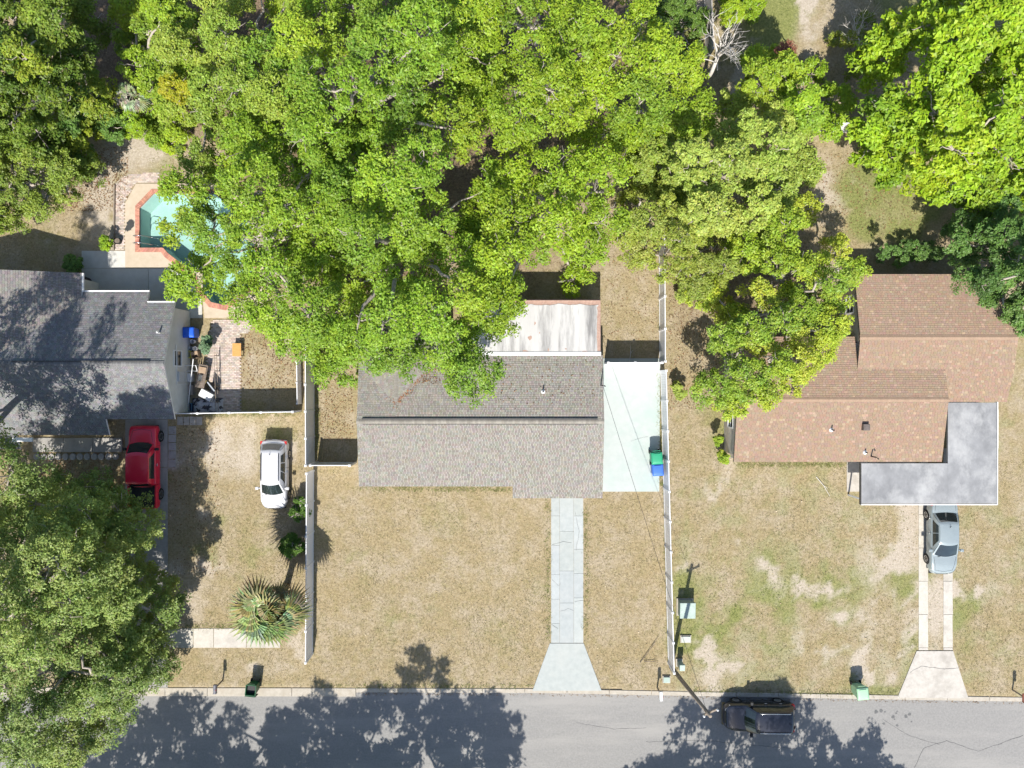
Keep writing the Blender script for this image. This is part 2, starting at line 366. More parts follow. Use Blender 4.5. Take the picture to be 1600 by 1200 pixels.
def make_road():
    m = MB(); pxs = np.arange(-2200, 4201, 100)
    top = [(*G(x, kerb_py(x)+6), -0.09) for x in pxs]; bot = [(*G(x, kerb_py(x)+ROADW), -0.09) for x in pxs]; n = len(pxs)
    m.add(top+bot, [(i, n+i, n+i+1, i+1) for i in range(n-1)])
    o = m.build('road', asphalt); o['kind'] = 'structure'
    k = setting('kerb'); x = -600.0; i = 0
    while x < 2300:
        wd = 13 if x < 555 else 6.5
        x1 = min(x + 66, 556) if x < 555 else x + 66
        g_ = 0.25
        a, b = x+g_, x1-g_
        MB().prism([G(a, kerb_py(a)), G(b, kerb_py(b)), G(b, kerb_py(b)+wd), G(a, kerb_py(a)+wd)], -0.2, lambda X, Y: 0.03 if True else 0).build('kerb_section', kerb_m, k, bevel=0.02)
        x = x1
    return o
make_road()
# asphalt patches and cracks with their own shape
crackm = pm('crack_sealant', (0.07, 0.07, 0.07), (0.11, 0.11, 0.11), 10, 0.8)
def crack(pts, w, z, parent=None, mat=None, name='crack'):
    m = MB(); pr = [Vector((*G(*p), 0)) for p in pts]; fine = []
    for a, b in zip(pr[:-1], pr[1:]):
        n = max(2, int((b-a).length/0.25))
        for i in range(n): fine.append(a.lerp(b, i/n) + Vector((random.uniform(-.03, .03), random.uniform(-.03, .03), 0)))
    fine.append(pr[-1]); v = []
    for i, p in enumerate(fine):
        d = (fine[min(i+1, len(fine)-1)] - fine[max(i-1, 0)]).normalized(); q = Vector((-d.y, d.x, 0))*w*random.uniform(.3, .7)
        v += [(*(p-q)[:2], z), (*(p+q)[:2], z)]
    m.add(v, [(2*i, 2*i+2, 2*i+3, 2*i+1) for i in range(len(fine)-1)])
    o = m.build(name, mat or crackm, parent)
    if parent is None: o['kind'] = 'structure'
    return o
cr = setting('road_cracks')
crack([(1430, 1200), (1445, 1170), (1480, 1158), (1530, 1175), (1600, 1150)], 0.03, -0.086, cr)
crack([(900, 1130), (960, 1140), (1010, 1138)], 0.02, -0.086, cr)
crack([(1010, 1160), (1100, 1158), (1250, 1172)], 0.02, -0.086, cr)
crack([(1380, 1125), (1420, 1150), (1470, 1165)], 0.02, -0.086, cr)

# ------------------------------------------------------------------ slabs
def slab(parent, poly_px, z0, z1, mat, name='slab', bevel=0.006, h=0):
    k = random.uniform(.95, 1.05); return MB().prism([P(x, y, h)[:2] for x, y in poly_px], z0, z1, (k, k, k*random.uniform(.97, 1.01))).build(name, mat, parent, bevel=bevel)
drive = setting('driveway')
stripx = [861, 874.5, 896.5, 911.5]
for i in range(3):
    y = 778.0 - 10; a, b = stripx[i], stripx[i+1]; k = 0
    while y < 1003:
        l = random.choice([38, 46, 52]) if i != 1 else random.choice([50, 62]); y1 = y+l if y+l < 985 else 1004.5
        slab(drive, [(a+.14, y+.14), (b-.14, y+.14), (b-.14, y1-.14), (a+.14, y1-.14)], -0.1, 0.02 + random.uniform(-.003, .003), mint)
        y = y1
slab(drive, [(859, 1005.2), (912, 1005.2), (940, 1079), (832, 1079)], -0.12, lambda x, y: 0.024 if y > -18 else 0.034, mint)
crack([(863, 850), (880, 846), (893, 848)], 0.018, 0.026, drive); crack([(862, 905), (872, 915), (876, 912)], 0.016, 0.026, drive)
crack([(876, 955), (888, 951), (896, 954)], 0.018, 0.026, drive); crack([(898, 940), (911, 938)], 0.016, 0.026, drive)
crack([(862, 975), (872, 982)], 0.016, 0.026, drive); crack([(899, 800), (905, 830), (900, 860)], 0.014, 0.026, drive)
pad = setting('side_pad')
slab(pad, [(938, 560), (1031.5, 560), (1030, 768), (934, 768)], -0.1, 0.03, mintpale)
crack([(985, 690), (1000, 684), (1012, 682)], 0.012, 0.034, pad)
rdrive = setting('neighbour_driveway')
for a, b in ((1435.5, 1449.5), (1474, 1488)):
    y = 700.0
    while y < 1015:
        y1 = min(y+52, 1016)
        slab(rdrive, [(a, y+.3), (b, y+.3), (b+.6, y1-.3), (a-.3, y1-.3)], -0.1, 0.02+random.uniform(-.004, .004), concrete); y = y1
slab(rdrive, [(1432, 1017), (1489, 1017), (1513, 1091), (1402, 1090)], -0.12, 0.032, concrete)
crack([(1421, 1050), (1440, 1040), (1470, 1045), (1500, 1043)], 0.02, 0.038, rdrive)
ldrive = setting('old_driveway')
for i, (ya, yb) in enumerate(((655, 730), (730, 812), (812, 890), (890, 985), (985, 1079))):
    slab(ldrive, [(196, ya+.4), (262, ya+.4), (262, yb-.4), (196 - (i > 3)*10, yb-.4)], -0.1, 0.015+random.uniform(-.005, .005), oldcon)
for j in range(5):
    slab(ldrive, [(263.5, 666+j*13), (275, 666+j*13), (275, 678+j*13), (263.5, 678+j*13)], -0.1, 0.03+random.uniform(-.01, .01), oldcon, 'block')
for j in range(4):
    slab(ldrive, [(277+j*10, 651), (286+j*10, 651), (286+j*10, 664), (277+j*10, 664)], -0.1, 0.03+random.uniform(-.01, .01), oldcon, 'block')
walk = setting('sidewalk')
for a, b in ((262, 302), (302, 334), (334, 385), (385, 438)):
    slab(walk, [(a+.4, 982), (b-.4, 982), (b-.4, 1012), (a+.4, 1012)], -0.1, 0.02+random.uniform(-.006, .006), concrete)
fwalk = setting('front_walk')
for a, b in ((52, 100), (100, 146), (146, 192)):
    slab(fwalk, [(a+.3, 684), (b-.3, 684), (b-.3, 706), (a+.3, 706)], -0.1, 0.08, oldcon)
for j in range(12):
    cx, cy = G(58+j*11.2, 713.5)
    MB().lathe([(0.215, -0.1), (0.22, 0.05), (0.19, 0.075), (0.0, 0.08)], 14, (cx, cy, random.uniform(-.02, .01)), c=(1, 1, 1)).build('edging_stone', oldcon, fwalk)
patio = setting('patio')
slab(patio, [(128, 392), (196, 392), (196, 419), (128, 419)], -0.1, 0.03, paleslab)
slab(patio, [(128, 419.5), (232, 419.5), (232, 520), (128, 520)], -0.1, 0.03, paleslab)
slab(patio, [(232.5, 419.5), (316, 419.5), (316, 497), (232.5, 497)], -0.1, 0.03, paleslab)
def pavers(name, poly_px, size, z, seed, mat=paverm, horizontal=True):
    """bricks laid in running bond, each with its own edges, joined"""
    st = setting(name); m = MB(); r_ = random.Random(seed)
    pts = [G(*p) for p in poly_px]; x0 = min(p[0] for p in pts); x1 = max(p[0] for p in pts); y0 = min(p[1] for p in pts); y1 = max(p[1] for p in pts)
    w, l = size; row = 0; y = y0
    while y < y1:
        x = x0 - (l/2 if row % 2 else 0)
        while x < x1:
            if inpoly(np.array([x+l/2]), np.array([y+w/2]), pts)[0]:
                t = r_.uniform(.75, 1.2); zz = z+r_.uniform(-.006, .006)
                m.box((x+.006, y+.006, z-.08), (x+l-.006, y+w-.006, zz), (t*r_.uniform(.95, 1.08), t, t*r_.uniform(.93, 1.05)))
            x += l
        y += w; row += 1
    o = m.build('paver', mat, st); o['kind'] = 'stuff'
pavers('paver_path', [(332, 500), (392, 500), (392, 519), (375, 521), (375, 645), (334, 645), (322, 560)], (0.11, 0.22), 0.02, 1)
pavers('paver_border', [(178, 290), (192, 274), (230, 270), (248, 270), (248, 286), (212, 286), (194, 316), (194, 391), (180, 391)], (0.11, 0.22), 0.015, 2)
MB().beam((*G(180, 290), 0.06), (*G(179, 391), 0.06), 0.08, 0.16).build('edging_board', woodp, thing('timber_edging', 'grey timber edging board beside brick border west of pool', 'edging', (*G(180, 340), 0)), world=True)

# ------------------------------------------------------------------ pool
pool = thing('swimming_pool', 'turquoise swimming pool with red brick coping half under oak branches', 'pool', (*G(310, 390), 0))
def ring(m, A, B, za, zb, c=None):
    a = [(*G(*p), za) for p in A]; b = [(*G(*p), zb) for p in B]; n = len(a)
    m.add(a+b, [(i, (i+1) % n, n+(i+1) % n, n+i) for i in range(n)], c)
dk = MB(); ring(dk, DECK, COPO, 0.035, 0.035); ring(dk, DECK, DECK, -0.1, 0.035)
tag(dk.build('pool_deck', beige, fixn=True), kind='structure')
FLOOR = [(310+(p[0]-310)*.96, 390+(p[1]-390)*.96) for p in POOL]
ba = MB(); ring(ba, POOL, FLOOR, 0.03, -1.1); ba.add([(*G(*p), -1.1) for p in FLOOR], [tuple(range(len(FLOOR)))])
poolm = pm('pool_plaster', (0.38, 0.51, 0.48), (0.44, 0.56, 0.53), 1.2, 0.7, c3=(0.33, 0.46, 0.43), scale2=0.4, c3amt=0.5)
ba.build('basin', poolm, pool, world=True, fixn=False)
cb = MB(); rr = random.Random(3); n = len(POOL)
for i in range(n):
    a0, a1 = Vector(G(*POOL[i])), Vector(G(*POOL[(i+1) % n])); b0, b1 = Vector(G(*COPO[i])), Vector(G(*COPO[(i+1) % n]))
    k = max(1, int((b1-b0).length/0.11))
    for j in range(k):
        u0, u1 = (j+.06)/k, (j+.94)/k; t = rr.uniform(.8, 1.2)
        a0_, a1_ = a0 + (a0-b0)*.12, a1 + (a1-b1)*.12
        cb.prism([a0_.lerp(a1_, u0)[:], a0_.lerp(a1_, u1)[:], b0.lerp(b1, u1)[:], b0.lerp(b1, u0)[:]], -0.02, 0.07+rr.uniform(-.004, .004), (t, t*rr.uniform(.9, 1.1), t))
co = cb.build('coping_brick', copingm, pool, world=True); co['kind'] = 'stuff'
wm = bpy.data.materials.new('pool_water'); wm.use_nodes = True; t = wm.node_tree; 
for n_ in list(t.nodes): t.nodes.remove(n_)
out = t.nodes.new('ShaderNodeOutputMaterial'); tr = t.nodes.new('ShaderNodeBsdfTransparent'); tr.inputs[0].default_value = (0.84, 0.95, 0.93, 1)
gl = t.nodes.new('ShaderNodeBsdfGlossy'); gl.inputs['Roughness'].default_value = 0.05; mx = t.nodes.new('ShaderNodeMixShader'); fr = t.nodes.new('ShaderNodeFresnel'); fr.inputs[0].default_value = 1.33
nz = t.nodes.new('ShaderNodeTexNoise'); nz.inputs['Scale'].default_value = 5; bu = t.nodes.new('ShaderNodeBump'); bu.inputs['Distance'].default_value = 0.01
t.links.new(nz.outputs[0], bu.inputs['Height']); t.links.new(bu.outputs[0], gl.inputs['Normal']); t.links.new(bu.outputs[0], fr.inputs['Normal'])
t.links.new(fr.outputs[0], mx.inputs[0]); t.links.new(tr.outputs[0], mx.inputs[1]); t.links.new(gl.outputs[0], mx.inputs[2]); t.links.new(mx.outputs[0], out.inputs[0])
wl = MB(); wl.add([(*G(310+(p[0]-310)*.997, 390+(p[1]-390)*.997), -0.14) for p in POOL], [tuple(range(len(POOL)))])
wl.build('water', wm, pool, world=True)
for q in (0, 1):
    x, y = G(226, 383-q*11)
    MB().tube([(x-.35, y, .07), (x-.35, y, .75), (x-.2, y, .88), (x+.2, y, .8), (x+.75, y, -.2), (x+.8, y, -.9)], 0.025, 8).build('handrail', chrome, pool, world=True, smooth=True)

# ------------------------------------------------------------------ houses
def clip_poly(poly, clip):
    def inside(p, a, b): return (b[0]-a[0])*(p[1]-a[1]) - (b[1]-a[1])*(p[0]-a[0]) >= -1e-9
    def inter(p, q, a, b):
        d1 = (q[0]-p[0], q[1]-p[1]); d2 = (b[0]-a[0], b[1]-a[1]); den = d1[0]*d2[1]-d1[1]*d2[0]
        t = ((a[0]-p[0])*d2[1]-(a[1]-p[1])*d2[0])/den if abs(den) > 1e-12 else 0
        return (p[0]+d1[0]*t, p[1]+d1[1]*t)
    out = list(poly)
    for i in range(len(clip)):
        a, b = clip[i], clip[(i+1) % len(clip)]; inp = out; out = []
        for j in range(len(inp)):
            p, q = inp[j-1], inp[j]
            if inside(q, a, b):
                if not inside(p, a, b): out.append(inter(p, q, a, b))
                out.append(q)
            elif inside(p, a, b): out.append(inter(p, q, a, b))
        if not out: return []
    return out
def ccw(poly):
    a = sum(poly[i][0]*poly[(i+1) % len(poly)][1]-poly[(i+1) % len(poly)][0]*poly[i][1] for i in range(len(poly)))
    return list(poly) if a > 0 else list(poly)[::-1]
def roof_slope(house, poly, plane, updir, mat, tones, deckmat, seed, thick=0.14, tab=(0.19, 0.135)):
    """one pitched face: a deck with fascia and the shingle tabs lying on it, course by course"""
    poly = ccw(poly); r_ = random.Random(seed)
    m = MB(); m.prism(poly, lambda x, y: plane(x, y)-thick, lambda x, y: plane(x, y))
    deck = m.build('roof', deckmat, house, world=True)
    u = Vector((updir[1], -updir[0])); w = Vector(updir); s = MB()
    us = [p[0]*u.x+p[1]*u.y for p in poly]; ws = [p[0]*w.x+p[1]*w.y for p in poly]
    y = min(ws)-0.02; row = 0
    while y < max(ws):
        x = min(us) - tab[0]*r_.random()
        while x < max(us):
            wd = tab[0]*r_.uniform(.8, 1.25)
            c = []
            for du, dw in ((0.004, 0), (wd-.004, 0), (wd-.004, tab[1]), (0.004, tab[1])):
                q = u*(x+du)+w*(y+dw); c.append((q.x, q.y))
            pc = clip_poly(ccw(c), poly)
            x += wd
            if len(pc) < 3: continue
            y_ = y
            lift = lambda X, Y: plane(X, Y)+0.004+0.014*(1-(X*w.x+Y*w.y-y_)/tab[1])
            t = r_.choice(tones); t = [v*r_.uniform(.93, 1.07) for v in t]
            k = len(pc); vv = [(p[0], p[1], lift(*p)) for p in pc] + [(p[0], p[1], plane(*p)-.002) for p in pc]
            s.add(vv, [tuple(range(k))] + [(k+i, k+(i+1) % k, (i+1) % k, i) for i in range(k)], t)
        y += tab[1]; row += 1
    o = s.build('shingle', mat, deck, world=True); o['kind'] = 'stuff'
    return deck
def ridge_cap(house, a, b, mat, tones, seed, w=0.3):
    r_ = random.Random(seed); a = Vector(a); b = Vector(b); n = int((b-a).length/0.16); s = MB()
    d = (b-a).normalized(); q = Vector((-d.y, d.x, 0))*w/2
    for i in range(n):
        p0 = a.lerp(b, i/n)-d*.03; p1 = a.lerp(b, (i+1)/n); t = r_.choice(tones); dz = Vector((0, 0, w*.17))
        up0 = Vector((0, 0, .035)); up1 = Vector((0, 0, .05))
        s.add([p0-q-dz+up0, p0+up0, p0+q-dz+up0, p1-q-dz+up1, p1+up1, p1+q-dz+up1], [(0, 1, 4, 3), (1, 2, 5, 4), (3, 4, 1, 0)][:2] + [(3, 4, 5)], t)
    o = s.build('ridge_cap', mat, house, world=True); o['kind'] = 'stuff'
def window(house, c, w, h, axis, out, name='window'):
    """axis: 'x' wall runs along x; out: +-1 the side the window faces"""
    c = Vector(c)
    def bx(m, du0, du1, dz0, dz1, d0, d1):
        lo = [0, 0, c.z+dz0]; hi = [0, 0, c.z+dz1]; i, j = (0, 1) if axis == 'x' else (1, 0)
        lo[i], hi[i] = c[i]+du0, c[i]+du1; e = sorted((c[j]+out*d0, c[j]+out*d1)); lo[j], hi[j] = e
        m.box(lo, hi)
    f = MB(); e = 0.07
    bx(f, -w/2-e, -w/2, -h/2-e, h/2+e, -.05, .05); bx(f, w/2, w/2+e, -h/2-e, h/2+e, -.05, .05)
    bx(f, -w/2, w/2, h/2, h/2+e, -.05, .05); bx(f, -w/2, w/2, -h/2-e, -h/2, -.05, .06); bx(f, -w/2, w/2, -.02, .02, -.05, .03)
    o = f.build(name, trimw, house, world=True)
    g = MB(); bx(g, -w/2, w/2, -h/2, h/2, -.04, .012); g.build('pane', glass_dark, o, world=True)
    return o
def door(house, c, w, h, axis, out, mat):
    c = Vector(c); m = MB(); lo = [0, 0, .05]; hi = [0, 0, h]; i, j = (0, 1) if axis == 'x' else (1, 0)
    lo[i], hi[i] = c[i]-w/2, c[i]+w/2; lo[j], hi[j] = sorted((c[j]-out*.05, c[j]+out*.03)); m.box(lo, hi)
    o = m.build('door', mat, house, world=True)
    k = [c.x, c.y, 1.0]; k[i] += w*.4; k[j] += out*.06
    MB().box([v-.04 for v in k], [v+.04 for v in k]).build('handle', chrome, o, world=True)
    return o
def pipe_vent(house, px, py, h, zroof, r_=0.045, hh=0.4):
    x, y, _ = P(px, py, h)
    o = MB().lathe([(r_, zroof-.15), (r_, zroof+hh), (r_*.7, zroof+hh), (r_*.7, zroof)], 10, (x, y, 0)).build('vent_pipe', cblack, house, world=True)
    MB().lathe([(.14, zroof-.04), (.13, zroof+.05), (.06, zroof+.12)], 12, (x, y, 0)).build('flashing', trimw, o, world=True)

GT = [(1, 1, 1), (.93, .93, .93), (1.06, 1.06, 1.06), (.88, .87, .86), (1.18, 1.18, 1.17), (1, .98, .96), (1, 1, 1)]
CT = [(1, 1, 1), (.85, .85, .86), (1.12, 1.12, 1.12), (.92, .92, .92)]
BT = [(1, 1, 1), (.96, .955, .95), (1.04, 1.035, 1.03), (.94, .93, .92), (1, 1, 1), (1.02, 1, 1), (1.22, 1.25, 1.25)] + [(1.02, 1.02, 1.02), (.98, .98, .98)]*4
# --- centre house
H1 = thing('house', 'grey shingled house with white flat rear extension behind the mint driveway', 'house', (-2.2, -2.3, 0))
EV, SL = 2.35, 0.17
xl, xr = P(557.5, 700, 3)[0], P(944, 700, 3)[0]
yS = P(0, 760, EV)[1]; yN = P(0, 555, EV)[1]; yR = (yS+yN)/2; zR = EV + (yR-yS)*SL
yP = P(0, 778, EV-.25)[1]; xP = P(801, 0, EV)[0]
fS = lambda x, y: EV + (y-yS)*SL
fN = lambda x, y: EV + (yN-y)*SL
roof_slope(H1, [(xl, yS), (xr, yS), (xr, yR), (xl, yR)], fS, (0, 1), shing_grey, GT, trimw, 1)
roof_slope(H1, [(xP, yP), (xr, yP), (xr, yS-.003), (xP, yS-.003)], fS, (0, 1), shing_grey, GT, trimw, 2)
# cross gable to the rear
xg = P(617, 0, 3.2)[0]; yg = P(0, 631, 3.3)[1]; zg = fN(0, yg); hw = (zg-EV)/SL; yE = yN+2.6
fW = lambda x, y: zg - (xg-x)*SL
fE = lambda x, y: zg - (x-xg)*SL
xgl = max(xl, xg-hw); yv = yN + (0 if xgl <= xg-hw+.01 else 0)
yvl = yg + (xg-xgl)         # valley meets the left rake
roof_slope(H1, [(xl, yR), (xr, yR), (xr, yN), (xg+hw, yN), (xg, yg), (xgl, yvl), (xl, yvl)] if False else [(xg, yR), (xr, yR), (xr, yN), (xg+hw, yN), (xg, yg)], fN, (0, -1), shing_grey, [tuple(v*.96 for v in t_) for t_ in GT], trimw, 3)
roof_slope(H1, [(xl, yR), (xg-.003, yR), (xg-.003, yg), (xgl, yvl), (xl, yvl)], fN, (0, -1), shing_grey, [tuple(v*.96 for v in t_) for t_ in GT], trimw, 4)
roof_slope(H1, [(xgl, yvl), (xg-.002, yg), (xg-.002, yE), (xgl, yE)], fW, (1, 0), shing_grey, GT, trimw, 5)
roof_slope(H1, [(xg+.002, yg), (xg+hw, yN), (xg+hw, yE), (xg+.002, yE)], fE, (-1, 0), shing_grey, GT, trimw, 6)
ridge_cap(H1, (xl, yR, zR), (xr, yR, zR), shing_grey, GT, 7)
ridge_cap(H1, (xg, yg+.1, zg), (xg, yE, zg), shing_grey, GT, 8, 0.24)
x0, x1 = P(566, 0, zR)[0], P(934, 0, zR)[0]
rv = MB(); rv.box((x0, yR+.11, zR-.06), (x1, yR+.2, zR+.075)); rv.build('ridge_vent', trimd, H1, world=True)
rv = MB(); rv.box((x0, yR-.19, zR-.08), (x1, yR-.175, zR+.0)); rv.build('ridge_vent', trimd, H1, world=True)
wl = MB(); wl.box((xl+.25, yS+.5, 0), (xr-.12, yN-.4, EV-.02)); wl.box((xgl+.25, yN-.4, 0), (xg+hw-.4, yE-.3, EV-.02))
wl.build('wall', stuccog, H1, world=True)
for xx, w_ in ((xl+.25, .12), (xr-.24, .12)):
    g = MB(); ya, yb = yS+.5, yN-.4
    g.add([(xx, ya, EV-.02), (xx, yb, EV-.02), (xx, yR, zR-.16), (xx+w_, ya, EV-.02), (xx+w_, yb, EV-.02), (xx+w_, yR, zR-.16)], [(0, 2, 1), (3, 4, 5), (0, 3, 5, 2), (1, 2, 5, 4)])
    g.build('gable_wall', stuccog, H1, world=True)
for px_ in (812, 936):
    a, b = P(px_, 772, 2)[:2]; MB().box((a-.07, b-.07, 0), (a+.07, b+.07, EV-.32)).build('porch_post', trimw, H1, world=True)
for wx in (-7.6, -4.2, -1.6): window(H1, (wx, yS+.5, 1.35), 1.3, 1.1, 'x', -1)
door(H1, (1.6, yS+.5, 0), .95, 2.05, 'x', -1, trimw)
window(H1, (xr-.12, -3.6, 1.45), 1.0, 0.8, 'y', 1); window(H1, (xl+.25, -2.0, 1.45), 1.0, 0.9, 'y', -1)
pipe_vent(H1, 707, 608, 3.2, fN(0, P(0, 608, 3)[1])); pipe_vent(H1, 849, 612, 3.2, fN(0, P(0, 612, 3)[1])); pipe_vent(H1, 711, 574, 2.8, fN(0, P(0, 574, 2.7)[1]))
# rear flat-roofed extension
xa, xb = P(735, 0, 2.45)[0], P(938.5, 0, 2.45)[0]; yT = P(0, 467.5, 2.45)[1]
MB().box((xa, yN+.06, 2.28), (xb, yT, 2.40)).build('flat_roof', oldmem, H1, world=True)
me_ = MB(); r_ = random.Random(5); top = []; nseg = 60
for i in range(nseg+1):
    u = i/nseg; x = xa+.05+(xb-.12-xa-.05)*u; top.append((x, yT-.22-0.18*fbm(np.array([x*40.]), np.array([3.]), 25, 3)[0]-.03*r_.random()))
pts = [(xa+.05, yN+.1)] + [(xb-.28+.1*r_.random(), yN+.1)] + [(xb-.14-.16*fbm(np.array([4.]), np.array([yy*40.]), 22, 9)[0], yy) for yy in np.linspace(yN+.9, yT-.5, 24)] + top[::-1]
me_.prism(pts, 2.39, 2.425); mem = me_.build('roof_membrane', membrane, H1, world=True)
for k in range(4):
    x = xa+1.0+k*1.75; b = MB(); b.box((x, yN+.12, 2.427), (x+.06, yT-.55, 2.433)); b.build('lap_seam', membrane, mem, world=True)
for (px_, py_, w_, h_) in ((836, 505, .12, .2), (828, 528, .25, .35), (821, 549, .4, .16), (857, 547, .1, .25), (884, 545, .12, .08), (913, 549, .45, .07), (843, 520, .07, .12)):
    x, y, _ = P(px_, py_, 2.43); a = [(x+w_*.5*math.cos(q)*random.uniform(.6, 1.2), y+h_*.5*math.sin(q)*random.uniform(.6, 1.2)) for q in np.linspace(0, 2*math.pi, 11)[:-1]]
    MB().prism(a, 2.426, 2.431).build('worn_patch', oldmem, mem, world=True)
MB().box((xa, yN-.02, 2.40), (xb+.02, yN+.2, 2.47)).build('flashing_strip', trimw, H1, world=True)
MB().box((xa+.1, yN-.3, 0), (xb-.1, yT-.12, 2.28)).build('extension_wall', stuccog, H1, world=True)
MB().tube([(*P(938, 470, 2.4)[:2], 2.47), (*P(800, 470, 2.4)[:2], 2.47)], .04, 8).build('edge_pipe', oldmem, H1, world=True)
# service mast on the roof
mx_, my_ = P(940, 602, 3.0)[:2]; zr_ = fN(0, my_)
ms = MB(); ms.tube([(mx_, my_, zr_-.1), (mx_, my_, zr_+1.0), (mx_+.05, my_-.02, zr_+1.12), (mx_+.13, my_-.06, zr_+1.05)], .035, 8); ms.build('service_mast', cblack, H1, world=True)
MAST = Vector((mx_, my_, zr_+.95))

# --- left house
H2 = thing('house', 'charcoal shingled house with pale gable wall beside the red pickup', 'house', (-29, 1, 0))
e2 = 2.35
xE = -21.0
yR2 = P(0, 568, 3.75)[1]; yN1 = P(0, 473, e2)[1]; yN2 = P(0, 456, e2-.2)[1]; yS1 = P(0, 655, e2)[1]; yS2 = P(0, 680, e2-.25)[1]; yS3 = P(0, 702, e2-.5)[1]
s2 = 0.36; zR2 = e2 + (yN1-yR2)*s2
xE = P(256, 0, zR2)[0]
fN2 = lambda x, y: zR2 - (y-yR2)*s2
s2s = (zR2-e2)/(yR2-yS1); fS2 = lambda x, y: zR2 - (yR2-y)*s2s
xs1 = P(230, 0, e2)[0]; xs2 = P(125, 0, e2)[0]; xw = -43.0
xv = -35.0   # valley meets the main ridge height
# NW wing: ridge runs north-south, this is its east slope
yW = P(0, 426, e2)[1]; xWe = P(126, 0, e2)[0]; xWr = -31.6; zW = zR2+.05; sw = (zW-(e2-.1))/(xWe-xWr)
fWe = lambda x, y: zW - (x-xWr)*sw
fWw = lambda x, y: zW - (xWr-x)*sw
def yval(x): return yR2 + (zR2 - fWe(x, 0))/s2
y_a = yval(xWe); y_b = yval(xWr)
roof_slope(H2, [(xs1, yR2), (xE, yR2), (xE, yN1), (xs1, yN1)], fN2, (0, -1), shing_char, CT, trimw, 11)
roof_slope(H2, [(xWe, yR2), (xs1-.002, yR2), (xs1-.002, yN2), (xWe, yN2)], fN2, (0, -1), shing_char, CT, trimw, 12)
roof_slope(H2, [(xWr, yR2), (xWe-.002, yR2), (xWe-.002, y_a), (xWr, max(y_b, yR2))], fN2, (0, -1), shing_char, CT, trimw, 19)
roof_slope(H2, [(xWr, max(y_b, yR2)), (xWe, y_a), (xWe, yW), (xWr, yW)], fWe, (-1, 0), shing_char, [(t_[0]*1.18, t_[1]*1.1, t_[2]*1.02) for t_ in CT], trimw, 13)
roof_slope(H2, [(xWr-5, yR2), (xWr-.002, yR2), (xWr-.002, yW), (xWr-5, yW)], fWw, (1, 0), shing_char, CT, trimw, 14)
xA2, xB2 = P(165, 0, e2)[0], P(21, 0, e2-.2)[0]
roof_slope(H2, [(xA2, yS1), (xE, yS1), (xE, yR2), (xA2, yR2)], fS2, (0, 1), shing_char, CT, trimw, 15)
roof_slope(H2, [(xB2, yS2), (xA2-.002, yS2), (xA2-.002, yR2), (xB2, yR2)], fS2, (0, 1), shing_char, CT, trimw, 16)
roof_slope(H2, [(xw, yS3), (xB2-.002, yS3), (xB2-.002, yR2), (xw, yR2)], fS2, (0, 1), shing_char, CT, trimw, 17)
ridge_cap(H2, (xWr, yR2, zR2), (xE, yR2, zR2), shing_char, CT, 18)
rv = MB(); rv.box((P(18, 0, zR2)[0], yR2+.1, zR2-.06), (P(234, 0, zR2)[0], yR2+.17, zR2+.07)); rv.build('ridge_vent', trimd, H2, world=True)
wl = MB(); wl.box((xs2+.2, yS1+.35, 0), (xE-.12, yN1-.3, e2-.05)); wl.box((xw+.3, yS2+.4, 0), (xs2+.2, yN2-.4, e2-.25)); wl.box((xWr-4.8, yR2, 0), (xWe-.25, yW-.3, e2-.2))
wl.build('wall', stucco, H2, world=True)
g = MB(); ya, yb, xx = yS1+.35, yN1-.3, xE-.24
g.add([(xx, ya, e2-.05), (xx, yb, e2-.05), (xx, yR2, zR2-.16), (xx+.12, ya, e2-.05), (xx+.12, yb, e2-.05), (xx+.12, yR2, zR2-.16)], [(0, 2, 1), (3, 4, 5), (0, 3, 5, 2), (1, 2, 5, 4)]); g.build('gable_wall', stucco, H2, world=True)
g = MB(); ya, yb = xWr-4.8, xWe-.25; yy = yW-.42
g.add([(ya, yy, e2-.2), (yb, yy, e2-.2), (xWr, yy, zW-.16), (ya, yy+.12, e2-.2), (yb, yy+.12, e2-.2), (xWr, yy+.12, zW-.16)], [(0, 1, 2), (3, 5, 4), (0, 2, 5, 3), (1, 4, 5, 2)]); g.build('gable_wall', stucco, H2, world=True)
for a, b, y_, f_ in ((xs1, xE, yN1, fN2), (xWe, xs1, yN2, fN2)):
    MB().box((a, y_+.004, f_(0, y_)-.12), (b, y_+.1, f_(0, y_)-.01)).build('gutter', trimw, H2, world=True)
MB().box((xWe+.004, yN2, e2-.25), (xWe+.09, yW, e2-.13)).build('gutter', trimw, H2, world=True)
wx = xE-.12
window(H2, (wx, P(0, 560, 1.6)[1], 1.75), .9, .9, 'y', 1)
eb = MB().box((wx, P(0, 588, 1)[1]-.3, 1.0), (wx+.14, P(0, 588, 1)[1]+.3, 1.8)).build('meter_cabinet', pm('grey_enamel', (.42, .44, .46), (.5, .52, .54), 4, .5), H2, world=True, bevel=.01)
MB().lathe([(.09, .13), (.09, .2), (.06, .24)], 12, (wx, P(0, 585, 1)[1], 1.5)).build('meter', cglass, eb, world=True)
MB().tube([(wx+.04, P(0, 600, 1)[1], .0), (wx+.04, P(0, 600, 1)[1], 1.9), (wx+.04, P(0, 540, 1)[1], 2.0)], .025, 6).build('conduit', trimw, H2, world=True)
xq, yq, _ = P(250, 520, 3); MB().tube([(xq, yq, fN2(0, yq)-.1), (xq, yq, fN2(0, yq)+.35)], .05, 8).build('vent_pipe', trimw, H2, world=True)
MB().box((*P(21, 690, 2)[:2], 2.0), (P(52, 0, 2)[0], P(0, 685, 2)[1]+.05, 2.1)).build('porch_beam', trimw, H2, world=True)

